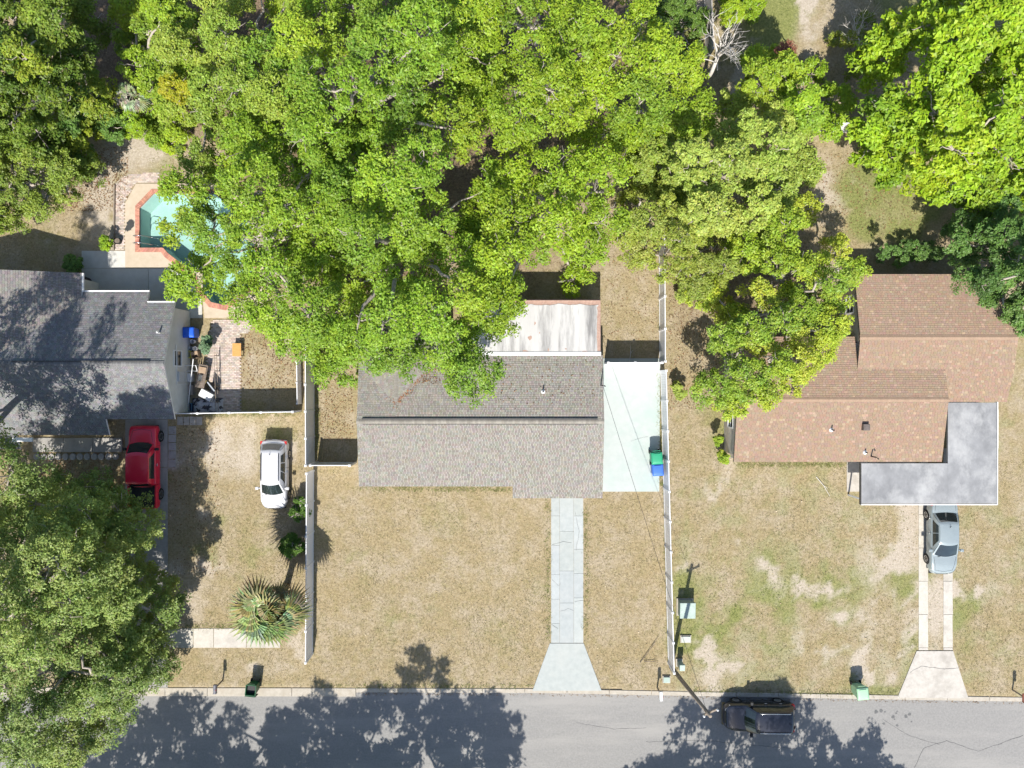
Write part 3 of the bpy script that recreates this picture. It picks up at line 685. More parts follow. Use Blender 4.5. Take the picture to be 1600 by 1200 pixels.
# --- right house
H3 = thing('house', 'brown shingled house with silver flat carport beside the silver sedan', 'house', (24, 0, 0))
e3 = 2.35
xW3, xE3 = P(1148.5, 0, 2.6)[0], P(1480, 0, 2.9)[0]
yS_3 = P(0, 721.5, e3)[1]; yN_3 = P(0, 526, e3)[1]; yR_3 = (yS_3+yN_3)/2; s3 = .18; z3 = e3+(yR_3-yS_3)*s3
f3S = lambda x, y: e3+(y-yS_3)*s3
f3N = lambda x, y: e3+(yN_3-y)*s3
xw3, xe3 = P(1343.5, 0, 3)[0], P(1590, 0, 3)[0]
yn3 = P(0, 428.5, e3)[1]; ys3 = P(0, 628, e3)[1]; yr3 = (yn3+ys3)/2; zz3 = e3+(yr3-ys3)*s3
g3S = lambda x, y: e3+(y-ys3)*s3
g3N = lambda x, y: e3+(yn3-y)*s3
yvl3 = (yN_3+ys3)/2
roof_slope(H3, [(xW3, yS_3), (xE3, yS_3), (xE3, yR_3), (xW3, yR_3)], f3S, (0, 1), shing_brown, BT, trimd, 21)
roof_slope(H3, [(xW3, yR_3), (xw3, yR_3), (xw3, yN_3), (xW3, yN_3)], f3N, (0, -1), shing_brown, BT, trimd, 22)
roof_slope(H3, [(xw3+.002, yR_3), (xE3, yR_3), (xE3, yvl3), (xw3+.002, yvl3)], f3N, (0, -1), shing_brown, BT, trimd, 23)
roof_slope(H3, [(xw3, yvl3+.004), (xe3, yvl3+.004), (xe3, yr3), (xw3, yr3)], g3S, (0, 1), shing_brown, BT, trimd, 24)
roof_slope(H3, [(xE3+.002, ys3), (xe3-.2, ys3), (xe3, yvl3), (xE3+.002, yvl3)], g3S, (0, 1), shing_brown, BT, trimd, 25)
roof_slope(H3, [(xw3, yr3+.002), (xe3, yr3+.002), (xe3-1.4, yn3), (xw3, yn3)], g3N, (0, -1), shing_brown, BT, trimd, 26)
ridge_cap(H3, (xW3, yR_3, z3), (xE3, yR_3, z3), shing_brown, BT[:6], 27); ridge_cap(H3, (xw3, yr3, zz3), (xe3, yr3, zz3), shing_brown, BT[:6], 28)
wl = MB(); wl.box((xW3+.1, yS_3+.4, 0), (xE3-.4, yN_3-.4, e3-.02)); wl.box((xw3+.15, yN_3-.4, 0), (xe3-.5, yn3-.4, e3-.02)); wl.box((xE3-.4, ys3+.4, 0), (xe3-.5, yN_3-.4, e3-.02))
wl.build('wall', stuccob, H3, world=True)
for xx, ya, yb, yr_, zr2 in ((xW3+.1, yS_3+.4, yN_3-.4, yR_3, z3), (xE3-.3, yS_3+.4, yvl3, yR_3, z3), (xw3+.15, yN_3-.4, yn3-.4, yr3, zz3), (xe3-.62, ys3+.4, yn3-.4, yr3, zz3)):
    g = MB(); w_ = .12
    g.add([(xx, ya, e3-.02), (xx, yb, e3-.02), (xx, yr_, zr2-.16), (xx+w_, ya, e3-.02), (xx+w_, yb, e3-.02), (xx+w_, yr_, zr2-.16)], [(0, 2, 1), (3, 4, 5), (0, 3, 5, 2), (1, 2, 5, 4)]); g.build('gable_wall', stuccob, H3, world=True)
for wx in (16.2, 19.0): window(H3, (wx, yS_3+.4, 1.4), 1.3, 1.1, 'x', -1)
window(H3, (xW3+.1, -2.2, 1.45), 1.0, .9, 'y', -1); window(H3, (xw3+.15, 5.0, 1.45), 1.0, .9, 'y', -1)
door(H3, (20.7, yS_3+.4, 0), .95, 2.05, 'x', -1, trimw)
pipe_vent(H3, 1302, 672, 3, f3S(0, P(0, 673, 3)[1])); pipe_vent(H3, 1353, 707, 2.6, f3S(0, P(0, 707, 2.6)[1]), .04, .3)
x, y, _ = P(1357, 668, 3.2); z = f3S(0, y)
MB().box((x-.2, y-.2, z-.1), (x+.2, y+.2, z+.28)).build('roof_vent', pm('roof_vent_metal', (.10, .085, .075), (.16, .13, .12), 6, .6), H3, world=True, bevel=.03)
x, y, _ = P(1366, 714, 2.8); MB().tube([(x, y, 2.3), (x, y, 3.0), (x+.06, y-.05, 3.12), (x+.15, y-.1, 3.02)], .04, 8).build('service_mast', cblack, H3, world=True)
# carport: L-shaped flat roof in panels on posts
zc = 2.2
cp = [P(x, y, zc)[:2] for x, y in ((1346, 723.5), (1480, 723.5), (1487, 628.5), (1557.5, 628.5), (1556.5, 787.5), (1345.5, 787.5))]
def cut(a, b, c, d): return [P(x, y, zc)[:2] for x, y in ((a, c), (b, c), (b, d), (a, d))]
MB().prism(cut(1346, 1481, 724, 787), zc-.14, zc).build('carport_roof_panel', carpm, H3, world=True)
MB().prism(cut(1481.15, 1557, 629, 787), zc-.14, zc+.002).build('carport_roof_panel', carpm, H3, world=True)
for (a, b) in (((1345, 788.5), (1558, 788.5)), ((1558, 788.5), (1558.5, 628)), ((1345, 722), (1345, 788.5))):
    pa, pb = P(*a, zc), P(*b, zc); MB().beam((pa[0], pa[1], zc-.06), (pb[0], pb[1], zc-.06), .05, .19).build('carport_fascia', trimd if a == (1345, 722) else trimw, H3, world=True)
for px_, py_ in ((1352, 782), (1424, 783), (1512, 783), (1551, 782), (1551, 700)):
    x, y, _ = P(px_, py_, zc); MB().box((x-.05, y-.05, 0), (x+.05, y+.05, zc-.14)).build('carport_post', trimw, H3, world=True)
cpad = setting('carport_slab')
slab(cpad, [(1323, 716), (1430, 716), (1430, 768), (1323, 768)], -.1, .025, concrete)
slab(cpad, [(1490, 640), (1560, 640), (1560, 700), (1490, 700)], -.1, .025, concrete)
MB().box((*P(1141, 715, 0)[:2], 0), (P(1148, 0, 0)[0], P(0, 690, 0)[1], .9)).build('condenser', pm('grey_unit', (.4, .4, .38), (.5, .5, .48), 6, .6), thing('air_conditioner', 'pale air conditioner against west wall of brown house', 'air conditioner', P(1144, 700, 0)), world=True, bevel=.03)

# ------------------------------------------------------------------ fences
def fence(label, pts_px, h, mat=vinyl, panel_len=1.83, name='vinyl_fence', post=.11, lean=0.0):
    """straight runs between ground pixels: posts with caps, panels made of a sheet and two rails"""
    pts = [Vector((*G(*p), 0)) for p in pts_px]
    t = thing(name, label, 'fence', pts[0])
    for q, (a, b) in enumerate(zip(pts[:-1], pts[1:])):
        n = max(1, round((b-a).length/panel_len)); d = (b-a)/n; dn = d.normalized()
        nn = Vector((-dn.y, dn.x, 0))
        for i in range(n + (1 if q == len(pts)-2 else 0)):
            p = a+d*i; pp = MB(); w = post/2; lz = random.uniform(-.01, .015)
            pp.box((p.x-w, p.y-w, -.1), (p.x+w, p.y+w, h+.04+lz))
            o = pp.build('post', mat, t, world=True)
            c = MB(); c.box((p.x-w-.015, p.y-w-.015, h+.04+lz), (p.x+w+.015, p.y+w+.015, h+.06+lz))
            c.add([(p.x-w, p.y-w, h+.06+lz), (p.x+w, p.y-w, h+.06+lz), (p.x+w, p.y+w, h+.06+lz), (p.x-w, p.y+w, h+.06+lz), (p.x, p.y, h+.11+lz)], [(0, 1, 4), (1, 2, 4), (2, 3, 4), (3, 0, 4)])
            c.build('cap', mat, o, world=True)
            if i < n:
                a_ = p+dn*w; b_ = p+d-dn*w; m = MB(); zz = random.uniform(-.01, .01)
                k = max(2, int((b_-a_).length/.15))
                for j in range(k):
                    u0, u1 = a_.lerp(b_, (j+.02)/k), a_.lerp(b_, (j+.98)/k)
                    m.beam((*u0[:2], h/2), (*u1[:2], h/2), .022, h-.16)
                pn = m.build('panel', mat, t, world=True)
                MB().beam((a_.x, a_.y, h-.04+zz), (b_.x, b_.y, h-.04+zz), .05, .11).build('rail', mat, pn, world=True)
                MB().beam((a_.x, a_.y, .1), (b_.x, b_.y, .1), .05, .13).build('rail', mat, pn, world=True)
    return t
fence('tall white vinyl fence between patio yard and centre house', [(491, 520), (491.5, 722)], 2.0)
fence('white vinyl fence running from palm to kerb left of the centre lawn', [(490.5, 735), (489, 1020)], 1.65)
fence('short white vinyl fence joining boundary fence to centre house front corner', [(497, 722.5), (556, 722.5)], 1.75)
fence('white vinyl fence screening junk yard above the white car', [(279, 645), (470, 642)], 1.7)
fence('white vinyl fence along back yard right of white flat roof', [(1029.5, 370), (1030.5, 566)], 1.75)
fence('white vinyl fence closing the back of the mint side pad', [(945, 568), (1026, 568)], 1.7)
fence('long white vinyl fence from side pad down to utility pole', [(1032, 580), (1044, 1035)], 1.7)
fence('short white picket fence against tall fence near the oak', [(470, 566), (471, 630)], 0.9, panel_len=1.2, name='picket_fence', post=.08)
fence('white vinyl fence behind the trees near bare shrub', [(1165, 205), (1345, 207)], 1.6)
greyw = pm('grey_fence_wood', (.36, .33, .30), (.48, .45, .42), 4, .9, .004, 20)
fence('weathered grey board fence near dead tree at top edge', [(1098, -60), (1103, 95)], 1.7, greyw, 2.4, 'board_fence')

# ------------------------------------------------------------------ foliage
def build_leaves(name, parent, pos, nrm, size, tint, mat=LEAF, ratio=0.5):
    n = len(pos)
    nrm = nrm/np.linalg.norm(nrm, axis=1, keepdims=True)
    ref = rng.normal(size=(n, 3)); t = np.cross(nrm, ref); t /= np.linalg.norm(t, axis=1, keepdims=True)+1e-9
    b = np.cross(nrm, t); s = size[:, None]
    V = np.stack([pos-t*s*.45-b*s*ratio*.5, pos-t*s*.45+b*s*ratio*.5, pos+t*s*.6-nrm*s*.15], 1).reshape(-1, 3)
    off = np.array(origin_of(parent)) if parent else np.zeros(3)
    me = bpy.data.meshes.new(name); me.vertices.add(n*3); me.vertices.foreach_set('co', (V-off).astype(np.float32).ravel())
    me.loops.add(n*3); me.loops.foreach_set('vertex_index', np.arange(n*3, dtype=np.int32))
    me.polygons.add(n); me.polygons.foreach_set('loop_start', np.arange(0, n*3, 3, dtype=np.int32))
    a = me.attributes.new('tint', 'FLOAT_COLOR', 'FACE'); a.data.foreach_set('color', np.concatenate([np.clip(tint, 0, 1), np.ones((n, 1))], 1).astype(np.float32).ravel())
    me.materials.append(mat); me.update()
    o = bpy.data.objects.new(name, me); col.objects.link(o)
    if parent: o.parent = parent
    return o

OAK = [((.205, .335, .026), 3), ((.255, .385, .026), 3), ((.15, .26, .028), 2), ((.31, .41, .03), 1.2)]
LIME = [((.27, .41, .02), 3), ((.34, .455, .02), 2), ((.20, .33, .025), 1.5)]
PALEG = [((.34, .425, .075), 3), ((.28, .375, .06), 2), ((.38, .45, .085), 1)]
OLIVE = [((.29, .41, .032), 3), ((.37, .455, .04), 2.5), ((.20, .32, .035), 2.2), ((.42, .45, .05), .5)]
DARKG = [((.12, .23, .045), 3), ((.16, .28, .06), 2), ((.09, .17, .04), 2)]
GREYG = [((.24, .325, .08), 3), ((.31, .385, .10), 2), ((.17, .25, .06), 2)]
def palette(pal, n, r_):
    cs = np.array([p[0] for p in pal]); w = np.array([p[1] for p in pal], float); w /= w.sum()
    return cs[r_.choice(len(cs), n, p=w)]

def tree(name, label, lobes, trunk_px, pal, subR=1.5, leaf=0.2, per=62, clumps=22, seed=1, bmat=None, fill=0.5, cat='tree', group=None, trunk_r=0.28, gap=0.11, edge=0.55, zjit=0.95, limbs=True, ratio=.62, dens=1.0, fine=True):
    """lobes: (px, py, rx, ry, H) ellipses of the crown as seen from above, H the height of its top"""
    r_ = np.random.default_rng(seed); tx, ty = G(*trunk_px)
    if fine: leaf *= .8; per = int(per*1.4)
    T = thing(name, label, cat, (tx, ty, 0), 0, group)
    sh = .35*subR*PXM; lobes = [(l[0], l[1], max(l[2]-sh, l[2]*.55), max(l[3]-sh, l[3]*.55), l[4]) for l in lobes]
    Hm = max(l[4] for l in lobes)
    # sub-crowns spread through the outline
    cand = []
    for l in lobes:
        k = int(260*l[2]*l[3]/4000)+60
        a = r_.random(k)*2*math.pi; q = np.sqrt(r_.random(k))
        cand += [(l[0]+l[2]*q_*math.cos(a_), l[1]+l[3]*q_*math.sin(a_)) for a_, q_ in zip(a, q)]
    r_.shuffle(cand)
    subs = []
    for (x, y) in cand:
        best = None
        for l in lobes:
            d = math.hypot((x-l[0])/l[2], (y-l[1])/l[3])
            if d < 1:
                h = l[4]*(1-edge*d**2.6)
                if best is None or h > best: best = h
        if best is None: continue
        sc = PXM*H0/(H0-best); R_ = subR*r_.uniform(.7, 1.25)
        if all((x-s[0])**2+(y-s[1])**2 > (0.68*(R_+s[3])*sc)**2 for s in subs):
            subs.append((x, y, best+r_.normal()*zjit, R_))
    C, CR, CT_ = [], [], []
    centers = []
    for (x, y, h, R_) in subs:
        if r_.random() < gap: continue
        c = np.array(P(x, y, max(h-.5*R_, 1.0))); centers.append((c, R_))
        tone = palette(pal, 1, r_)[0]*r_.uniform(.85, 1.15)
        k = max(5, int(clumps*(R_/subR)**2*dens))
        for _ in range(k):
            a = r_.random()*2*math.pi; q = math.sqrt(r_.random())*1.02; el = math.sqrt(max(0, 1-q*q))
            d = np.array([math.cos(a)*q, math.sin(a)*q, el*.62 - .12*q + r_.normal()*.06])
            C.append(c+d*R_); CR.append(subR*r_.uniform(.2, .4)); CT_.append(tone*.6+palette(pal, 1, r_)[0]*.4)
        for _ in range(int(k*fill)):
            a = r_.random()*2*math.pi; q = math.sqrt(r_.random())*1.05
            C.append(c+np.array([math.cos(a)*q*R_, math.sin(a)*q*R_, -r_.uniform(.3, 1.4)*R_])); CR.append(subR*r_.uniform(.25, .45)); CT_.append(tone*.9)
    C = np.array(C); CR = np.array(CR); CT_ = np.array(CT_); n = len(C)
    CT_ = CT_*.97; idx = np.repeat(np.arange(n), per)
    d = r_.normal(size=(n*per, 3)); d /= np.linalg.norm(d, axis=1, keepdims=True); rr_ = r_.random(n*per)**.45
    pos = C[idx]+d*(rr_*CR[idx])[:, None]*np.array([1.1, 1.1, .7])
    pos[:, 2] = np.maximum(pos[:, 2], .15)
    nrm = d*.5+np.array([0, -.22, .9])+r_.normal(size=(n*per, 3))*.40
    tint = CT_[idx]*r_.uniform(.75, 1.25, (n*per, 1))*(1+r_.normal(size=(n*per, 3))*.05)
    build_leaves('crown', T, pos, nrm, leaf*r_.uniform(.65, 1.3, n*per), tint, ratio=ratio)
    # trunk and limbs
    bm_ = bmat or bark; fork = np.array([tx, ty, Hm*.32]); r0 = random.Random(seed)
    tk = MB(); pts = [(tx+r0.uniform(-.05, .05)*i, ty+r0.uniform(-.05, .05)*i, Hm*.32*i/4-(.1 if i == 0 else 0)) for i in range(5)]; pts[-1] = tuple(fork)
    tk.tube(pts, [trunk_r*1.5, trunk_r*1.1, trunk_r, trunk_r*.95, trunk_r*.9], 10); tk.build('trunk', bm_, T, world=True, smooth=True)
    if limbs and centers:
        lb = MB(); cs = [c-np.array([0, 0, .45*R_]) for c, R_ in centers]; nmain = min(len(cs), 9)
        mains = []; ordr = sorted(range(len(cs)), key=lambda i: -np.linalg.norm(cs[i]-fork)); 
        for i in ordr:
            dv = (cs[i]-fork)/ (np.linalg.norm(cs[i]-fork)+1e-6)
            if all(np.dot(dv, m_[1]) < .93 for m_ in mains): mains.append((i, dv))
            if len(mains) >= nmain: break
        paths = []
        def curve(a, b, n_, sag):
            out_ = []
            for k in range(n_+1):
                u = k/n_; p = a*(1-u)+b*u; p = p+np.array([r_.normal()*.12, r_.normal()*.12, math.sin(u*math.pi)*sag+r_.normal()*.08])*(0 if k in (0, n_) else 1)
                out_.append(p)
            return out_
        for i, dv in mains:
            L_ = np.linalg.norm(cs[i]-fork); pth = curve(fork, cs[i], 7, L_*.06); paths.append(pth)
            lb.tube(pth, [trunk_r*.55*(1-.88*k/7)+.015 for k in range(8)], 7)
        allp = [(p, k/7) for pth in paths for k, p in enumerate(pth)]
        for i in range(len(cs)):
            if any(i == m_[0] for m_ in mains): continue
            best = min(allp, key=lambda q: np.linalg.norm(q[0]-cs[i]) + (2 if q[0][2] > cs[i][2]+.5 else 0))
            pth = curve(best[0], cs[i], 5, .1); lb.tube(pth, [.075*(1-.7*k/5)+.015 for k in range(6)], 5)
        for c, R_ in centers:
            for _ in range(4):
                a = r_.random()*2*math.pi; e = c+np.array([math.cos(a)*R_*.95, math.sin(a)*R_*.95, R_*r_.uniform(-.3, .42)])
                pth = curve(c-np.array([0, 0, .45*R_]), e, 4, .05); lb.tube(pth, [.04, .032, .025, .018, .01], 4)
        lb.build('limbs', bm_, T, world=True, smooth=True)
    return T

# oaks over the centre back yard
tree('oak_tree', 'large oak reaching over the swimming pool', [(385, 320, 105, 85, 10.5), (285, 300, 50, 50, 8), (455, 450, 90, 95, 10), (300, 425, 42, 40, 7), (350, 415, 38, 40, 8), (470, 320, 100, 100, 11), (500, 525, 70, 60, 8), (290, 345, 36, 24, 7.5), (345, 350, 58, 48, 9), (390, 400, 50, 50, 9.5)], (440, 400), OAK, 1.35, .19, seed=101, trunk_r=.35, gap=.07)
tree('oak_tree', 'tall oak overhanging rear roof of the centre house', [(640, 300, 150, 140, 12), (690, 470, 105, 100, 11), (600, 480, 95, 70, 10), (742, 555, 42, 66, 8.5), (640, 540, 60, 45, 8.5), (560, 380, 90, 90, 11), (690, 535, 55, 45, 8.5), (560, 500, 60, 60, 9), (620, 510, 75, 60, 9.5)], (640, 400), OAK, 1.4, .19, seed=102, trunk_r=.38, gap=.03, fill=.7)
tree('oak_tree', 'oak with yellow green crown above the white flat roof', [(850, 330, 115, 100, 11), (860, 420, 55, 42, 8.5), (940, 260, 80, 80, 10), (790, 420, 60, 70, 9.5), (775, 490, 35, 50, 8.5)], (850, 345), [((.23, .345, .022), 3), ((.28, .395, .022), 3), ((.17, .265, .024), 1)], 1.35, .19, seed=103, trunk_r=.33)
tree('oak_tree', 'broad bright oak at top edge right of centre', [(860, 120, 150, 125, 12), (990, 120, 105, 100, 11), (930, 30, 110, 80, 12), (1050, 150, 60, 60, 9.5), (790, 30, 90, 80, 12)], (890, 200), [((.235, .35, .022), 3), ((.29, .40, .024), 3), ((.17, .27, .024), 1)], 1.4, .19, seed=104, trunk_r=.4)
tree('oak_tree', 'dense oak at the top edge left of centre', [(540, 110, 150, 130, 12), (650, 60, 110, 100, 12), (450, 200, 90, 95, 11), (700, 150, 70, 80, 11.5)], (570, 220), OAK, 1.4, .19, seed=105, trunk_r=.38)
tree('broadleaf_tree', 'pale green tree at top edge left of the oaks', [(330, 90, 90, 110, 8.5), (390, 150, 80, 90, 9), (410, 40, 80, 80, 9.5), (300, 200, 62, 60, 7)], (370, 170), [((.28, .375, .045), 3), ((.22, .32, .04), 2), ((.33, .41, .06), 1.5)], 1.1, .17, seed=106, trunk_r=.25)
tree('broadleaf_tree', 'lime green tree standing left of the pale tree near the fan palm', [(250, 80, 60, 80, 7), (240, 20, 50, 50, 7.5), (262, 175, 42, 45, 5)], (260, 130), [((.25, .37, .025), 3), ((.20, .31, .03), 2), ((.31, .42, .03), 1)], 1.0, .2, seed=107, trunk_r=.2)
tree('shrub', 'bright yellow green shrub at the edge of the lime tree', [(272, 142, 26, 24, 7.6)], (300, 210), [((.36, .36, .02), 3), ((.28, .32, .02), 1)], .55, .15, seed=108, cat='shrub', trunk_r=.07, gap=0, per=30)
tree('shrub', 'low green shrub beneath the lime tree above the pool deck', [(215, 195, 40, 24, 1.8), (255, 215, 30, 18, 1.5)], (225, 200), LIME, .5, .13, seed=109, cat='shrub', trunk_r=.06, gap=.1, per=30)
# right of the oaks
tree('broadleaf_tree', 'round pale green tree between the oaks and the bare shrub', [(1115, 255, 112, 85, 8), (1190, 215, 85, 72, 8), (1140, 310, 110, 70, 7.5), (1215, 270, 55, 68, 7)], (1120, 300), PALEG, 1.0, .2, seed=111, per=64, trunk_r=.26, gap=.03)
tree('broadleaf_tree', 'bright green tree beside the bare shrub near the back fence', [(1265, 165, 52, 62, 7), (1205, 120, 60, 42, 7), (1290, 215, 28, 28, 5)], (1245, 220), [((.25, .39, .024), 3), ((.32, .43, .03), 2), ((.19, .30, .03), 1)], .95, .2, seed=112, trunk_r=.2)
tree('broadleaf_tree', 'thin olive tree leaning over the white back yard fence', [(1045, 345, 85, 72, 6.5), (1090, 400, 62, 55, 6), (1012, 370, 48, 48, 5)], (1060, 400), [((.30, .36, .05), 3), ((.24, .31, .05), 2), ((.35, .37, .09), 1)], .8, .15, per=44, seed=113, trunk_r=.16, gap=.1, fill=.4)
tree('broadleaf_tree', 'yellowish olive tree overhanging the brown roof', [(1270, 410, 82, 80, 7.5), (1170, 440, 90, 60, 7), (1200, 540, 105, 72, 7.5), (1150, 600, 70, 48, 6.5), (1275, 500, 55, 60, 7), (1240, 350, 40, 35, 6.5)], (1190, 480), OLIVE, 1.0, .17, seed=114, per=58, trunk_r=.24, gap=.16)
tree('broadleaf_tree', 'big bright lime green tree at the top right corner', [(1470, 110, 110, 110, 10), (1540, 60, 110, 110, 11), (1490, 230, 110, 80, 9.5), (1580, 200, 90, 110, 10.5), (1400, 190, 70, 70, 8), (1540, 280, 60, 40, 8), (1640, 120, 100, 120, 10.5)], (1520, 240), LIME, 1.25, .3, seed=115, per=46, trunk_r=.36, gap=.03, fill=.7, ratio=.6)
tree('broadleaf_tree', 'dark feathery green tree over the northeast corner of brown roof', [(1575, 385, 85, 78, 6.5), (1540, 440, 48, 42, 5.8), (1620, 450, 60, 70, 6.5)], (1585, 420), DARKG, .85, .17, seed=116, per=60, trunk_r=.22)
tree('broadleaf_tree', 'dark leafy tree at the top left corner', [(40, 60, 110, 100, 10.5), (65, 135, 95, 85, 9), (-60, 120, 110, 140, 11), (95, 40, 55, 65, 9), (20, 190, 75, 60, 8)], (60, 200), [((.16, .235, .026), 3), ((.25, .315, .028), 2), ((.10, .17, .022), 2)], 1.1, .2, seed=117, trunk_r=.3, gap=.02, fill=.8)
tree('broadleaf_tree', 'small fresh green tree beside the dark corner tree', [(132, 190, 48, 46, 5.5), (120, 235, 30, 24, 4.5)], (165, 200), [((.17, .30, .06), 3), ((.13, .25, .045), 2)], .8, .18, seed=118, trunk_r=.14)
tree('broadleaf_tree', 'light green bushy tree left of the dry yard above charcoal roof', [(50, 265, 90, 66, 6.5), (25, 308, 75, 44, 5.5), (-40, 280, 80, 70, 7)], (60, 290), [((.24, .32, .045), 3), ((.19, .27, .04), 2), ((.29, .35, .055), 1)], .9, .16, seed=119, trunk_r=.2, gap=.02)
# bottom left
tree('oak_tree', 'large grey green oak in the bottom left corner by the road', [(60, 900, 130, 105, 12.5), (75, 1080, 130, 110, 11.5), (-30, 980, 120, 150, 13), (20, 1160, 100, 80, 10), (110, 1000, 80, 80, 10), (80, 830, 90, 60, 11)], (70, 960), GREYG, 1.2, .16, per=66, seed=121, trunk_r=.4, gap=.02, fill=.9)
tree('broadleaf_tree', 'lower spreading oak between old driveway and the big corner oak', [(150, 835, 90, 68, 7), (203, 955, 66, 70, 7), (186, 1030, 64, 60, 6.5), (110, 790, 70, 50, 6.5), (140, 930, 70, 70, 7.5)], (150, 940), GREYG, 1.0, .16, per=66, seed=122, trunk_r=.25, gap=.03, fill=.9)
tree('broadleaf_tree', 'tall tree at the left edge shading the charcoal roof', [(-75, 770, 105, 95, 14), (-190, 700, 120, 120, 14.5), (-150, 850, 110, 90, 14), (5, 735, 45, 40, 8)], (-40, 770), GREYG, 1.25, .17, per=40, seed=123, trunk_r=.38, gap=.04, fill=.9)
# trees across the street, their shadows lie on the road
def shade_tree(name, label, sx, sy, rx, ry, h, seed, pal=OAK):
    """placed from the centre of the shadow it throws on the road"""
    hm = h*.75; gx, gy = sx-SHX*PXM*hm, sy+SHY*PXM*hm; k = H0/(H0-h)
    f = lambda x, y: (800+(x-800)*k, 600+(y-600)*k)
    a = f(gx, gy); b = f(gx-rx*.55, gy+ry*.2); c = f(gx+rx*.55, gy-ry*.1)
    return tree(name, label, [(*a, rx*.62*k, ry*.95*k, h), (*b, rx*.5*k, ry*.75*k, h*.85), (*c, rx*.5*k, ry*.75*k, h*.88)], (gx, gy+10), pal, 1.2, .24, per=26, seed=seed, gap=.03, edge=.5, fine=False)
shade_tree('oak_tree', 'oak across the street shading the road left of the driveway apron', 620, 1150, 215, 160, 12, 131)
shade_tree('oak_tree', 'oak across the street shading the road at the left kerb bins', 310, 1185, 280, 135, 11, 132)
shade_tree('oak_tree', 'oak across the street shading the parked black vehicle', 1145, 1172, 250, 135, 11, 133)
# understorey near the top
tree('shrub', 'low green shrub by the weathered board fence', [(1058, 45, 52, 60, 2.2), (1075, 90, 25, 25, 1.6)], (1060, 60), [((.12, .21, .03), 3), ((.15, .24, .04), 1)], .6, .15, seed=141, cat='shrub', trunk_r=.06, per=30)
tree('shrub', 'yellow green shrub at top edge by the small green lawn', [(1165, 5, 40, 22, 2.2), (1205, 5, 25, 15, 2)], (1170, 0), LIME, .55, .15, seed=142, cat='shrub', trunk_r=.06, per=30)
tree('shrub', 'sparse leafy shrub among the bare twigs at the top', [(1330, 75, 32, 38, 3.0), (1345, 45, 25, 20, 2.6)], (1330, 80), [((.25, .29, .04), 2), ((.2, .26, .04), 2)], .5, .14, seed=143, cat='shrub', trunk_r=.06, gap=.3, per=26)
tree('shrub', 'russet leaved shrub between green trees near top right lawn', [(1225, 82, 18, 18, 4.4)], (1228, 95), [((.26, .11, .07), 2), ((.2, .1, .06), 1)], .5, .13, seed=144, cat='shrub', trunk_r=.05, gap=0, per=26)
tree('shrub', 'low weedy shrub growing behind the brown house', [(1420, 395, 62, 16, .9)], (1420, 395), DARKG, .4, .12, seed=145, cat='shrub', trunk_r=.04, per=24, limbs=False)
tree('shrub', 'green shrub in palm shade by the fence, nearest the fan palm', [(456, 856, 20, 18, 1.2)], (459, 855), [((.13, .24, .03), 3), ((.1, .19, .03), 2)], .3, .2, seed=146, cat='shrub', trunk_r=.04, gap=0, per=26, ratio=.25)
tree('shrub', 'small green shrub in shade just below the white car', [(468, 796, 13, 18, 1.2)], (469, 796), [((.13, .25, .03), 3), ((.1, .2, .03), 2)], .25, .16, seed=147, cat='shrub', trunk_r=.03, gap=0, per=24, ratio=.25)
tree('shrub', 'small green shrub beside the dark pot west of the pool', [(164, 382, 9, 9, .6)], (164, 382), LIME, .25, .12, seed=148, cat='shrub', trunk_r=.03, gap=0, per=24, limbs=False)
tree('shrub', 'small weedy shrub by the corner of charcoal roof', [(110, 415, 12, 14, .8)], (110, 415), DARKG, .3, .13, seed=149, cat='shrub', trunk_r=.03, gap=0, per=24, limbs=False)
tree('shrub', 'weedy green shrub at west wall of the brown house', [(1130, 716, 8, 13, .5), (1122, 690, 6, 7, .4)], (1127, 712), OLIVE, .16, .1, seed=150, cat='shrub', trunk_r=.03, gap=.1, per=24, limbs=False)
tree('shrub', 'potted leafy plant in the junk yard by the pale wall', [(321, 537, 9, 13, .7)], (321, 538), [((.2, .3, .18), 2), ((.14, .24, .12), 2)], .18, .12, seed=151, cat='plant', trunk_r=.03, gap=0, per=24, limbs=False)
for i, (x_, y_, w_) in enumerate(((1068, 460, 10), (1062, 610, 9))):
    tree('shrub', ['low weeds along the fence under the thin olive tree', 'small weeds beside the fence right of the side pad'][i], [(x_, y_, w_, w_*1.6, .5)], (x_, y_), PALEG, .25, .12, seed=160+i, cat='shrub', trunk_r=.02, gap=0, per=22, limbs=False)

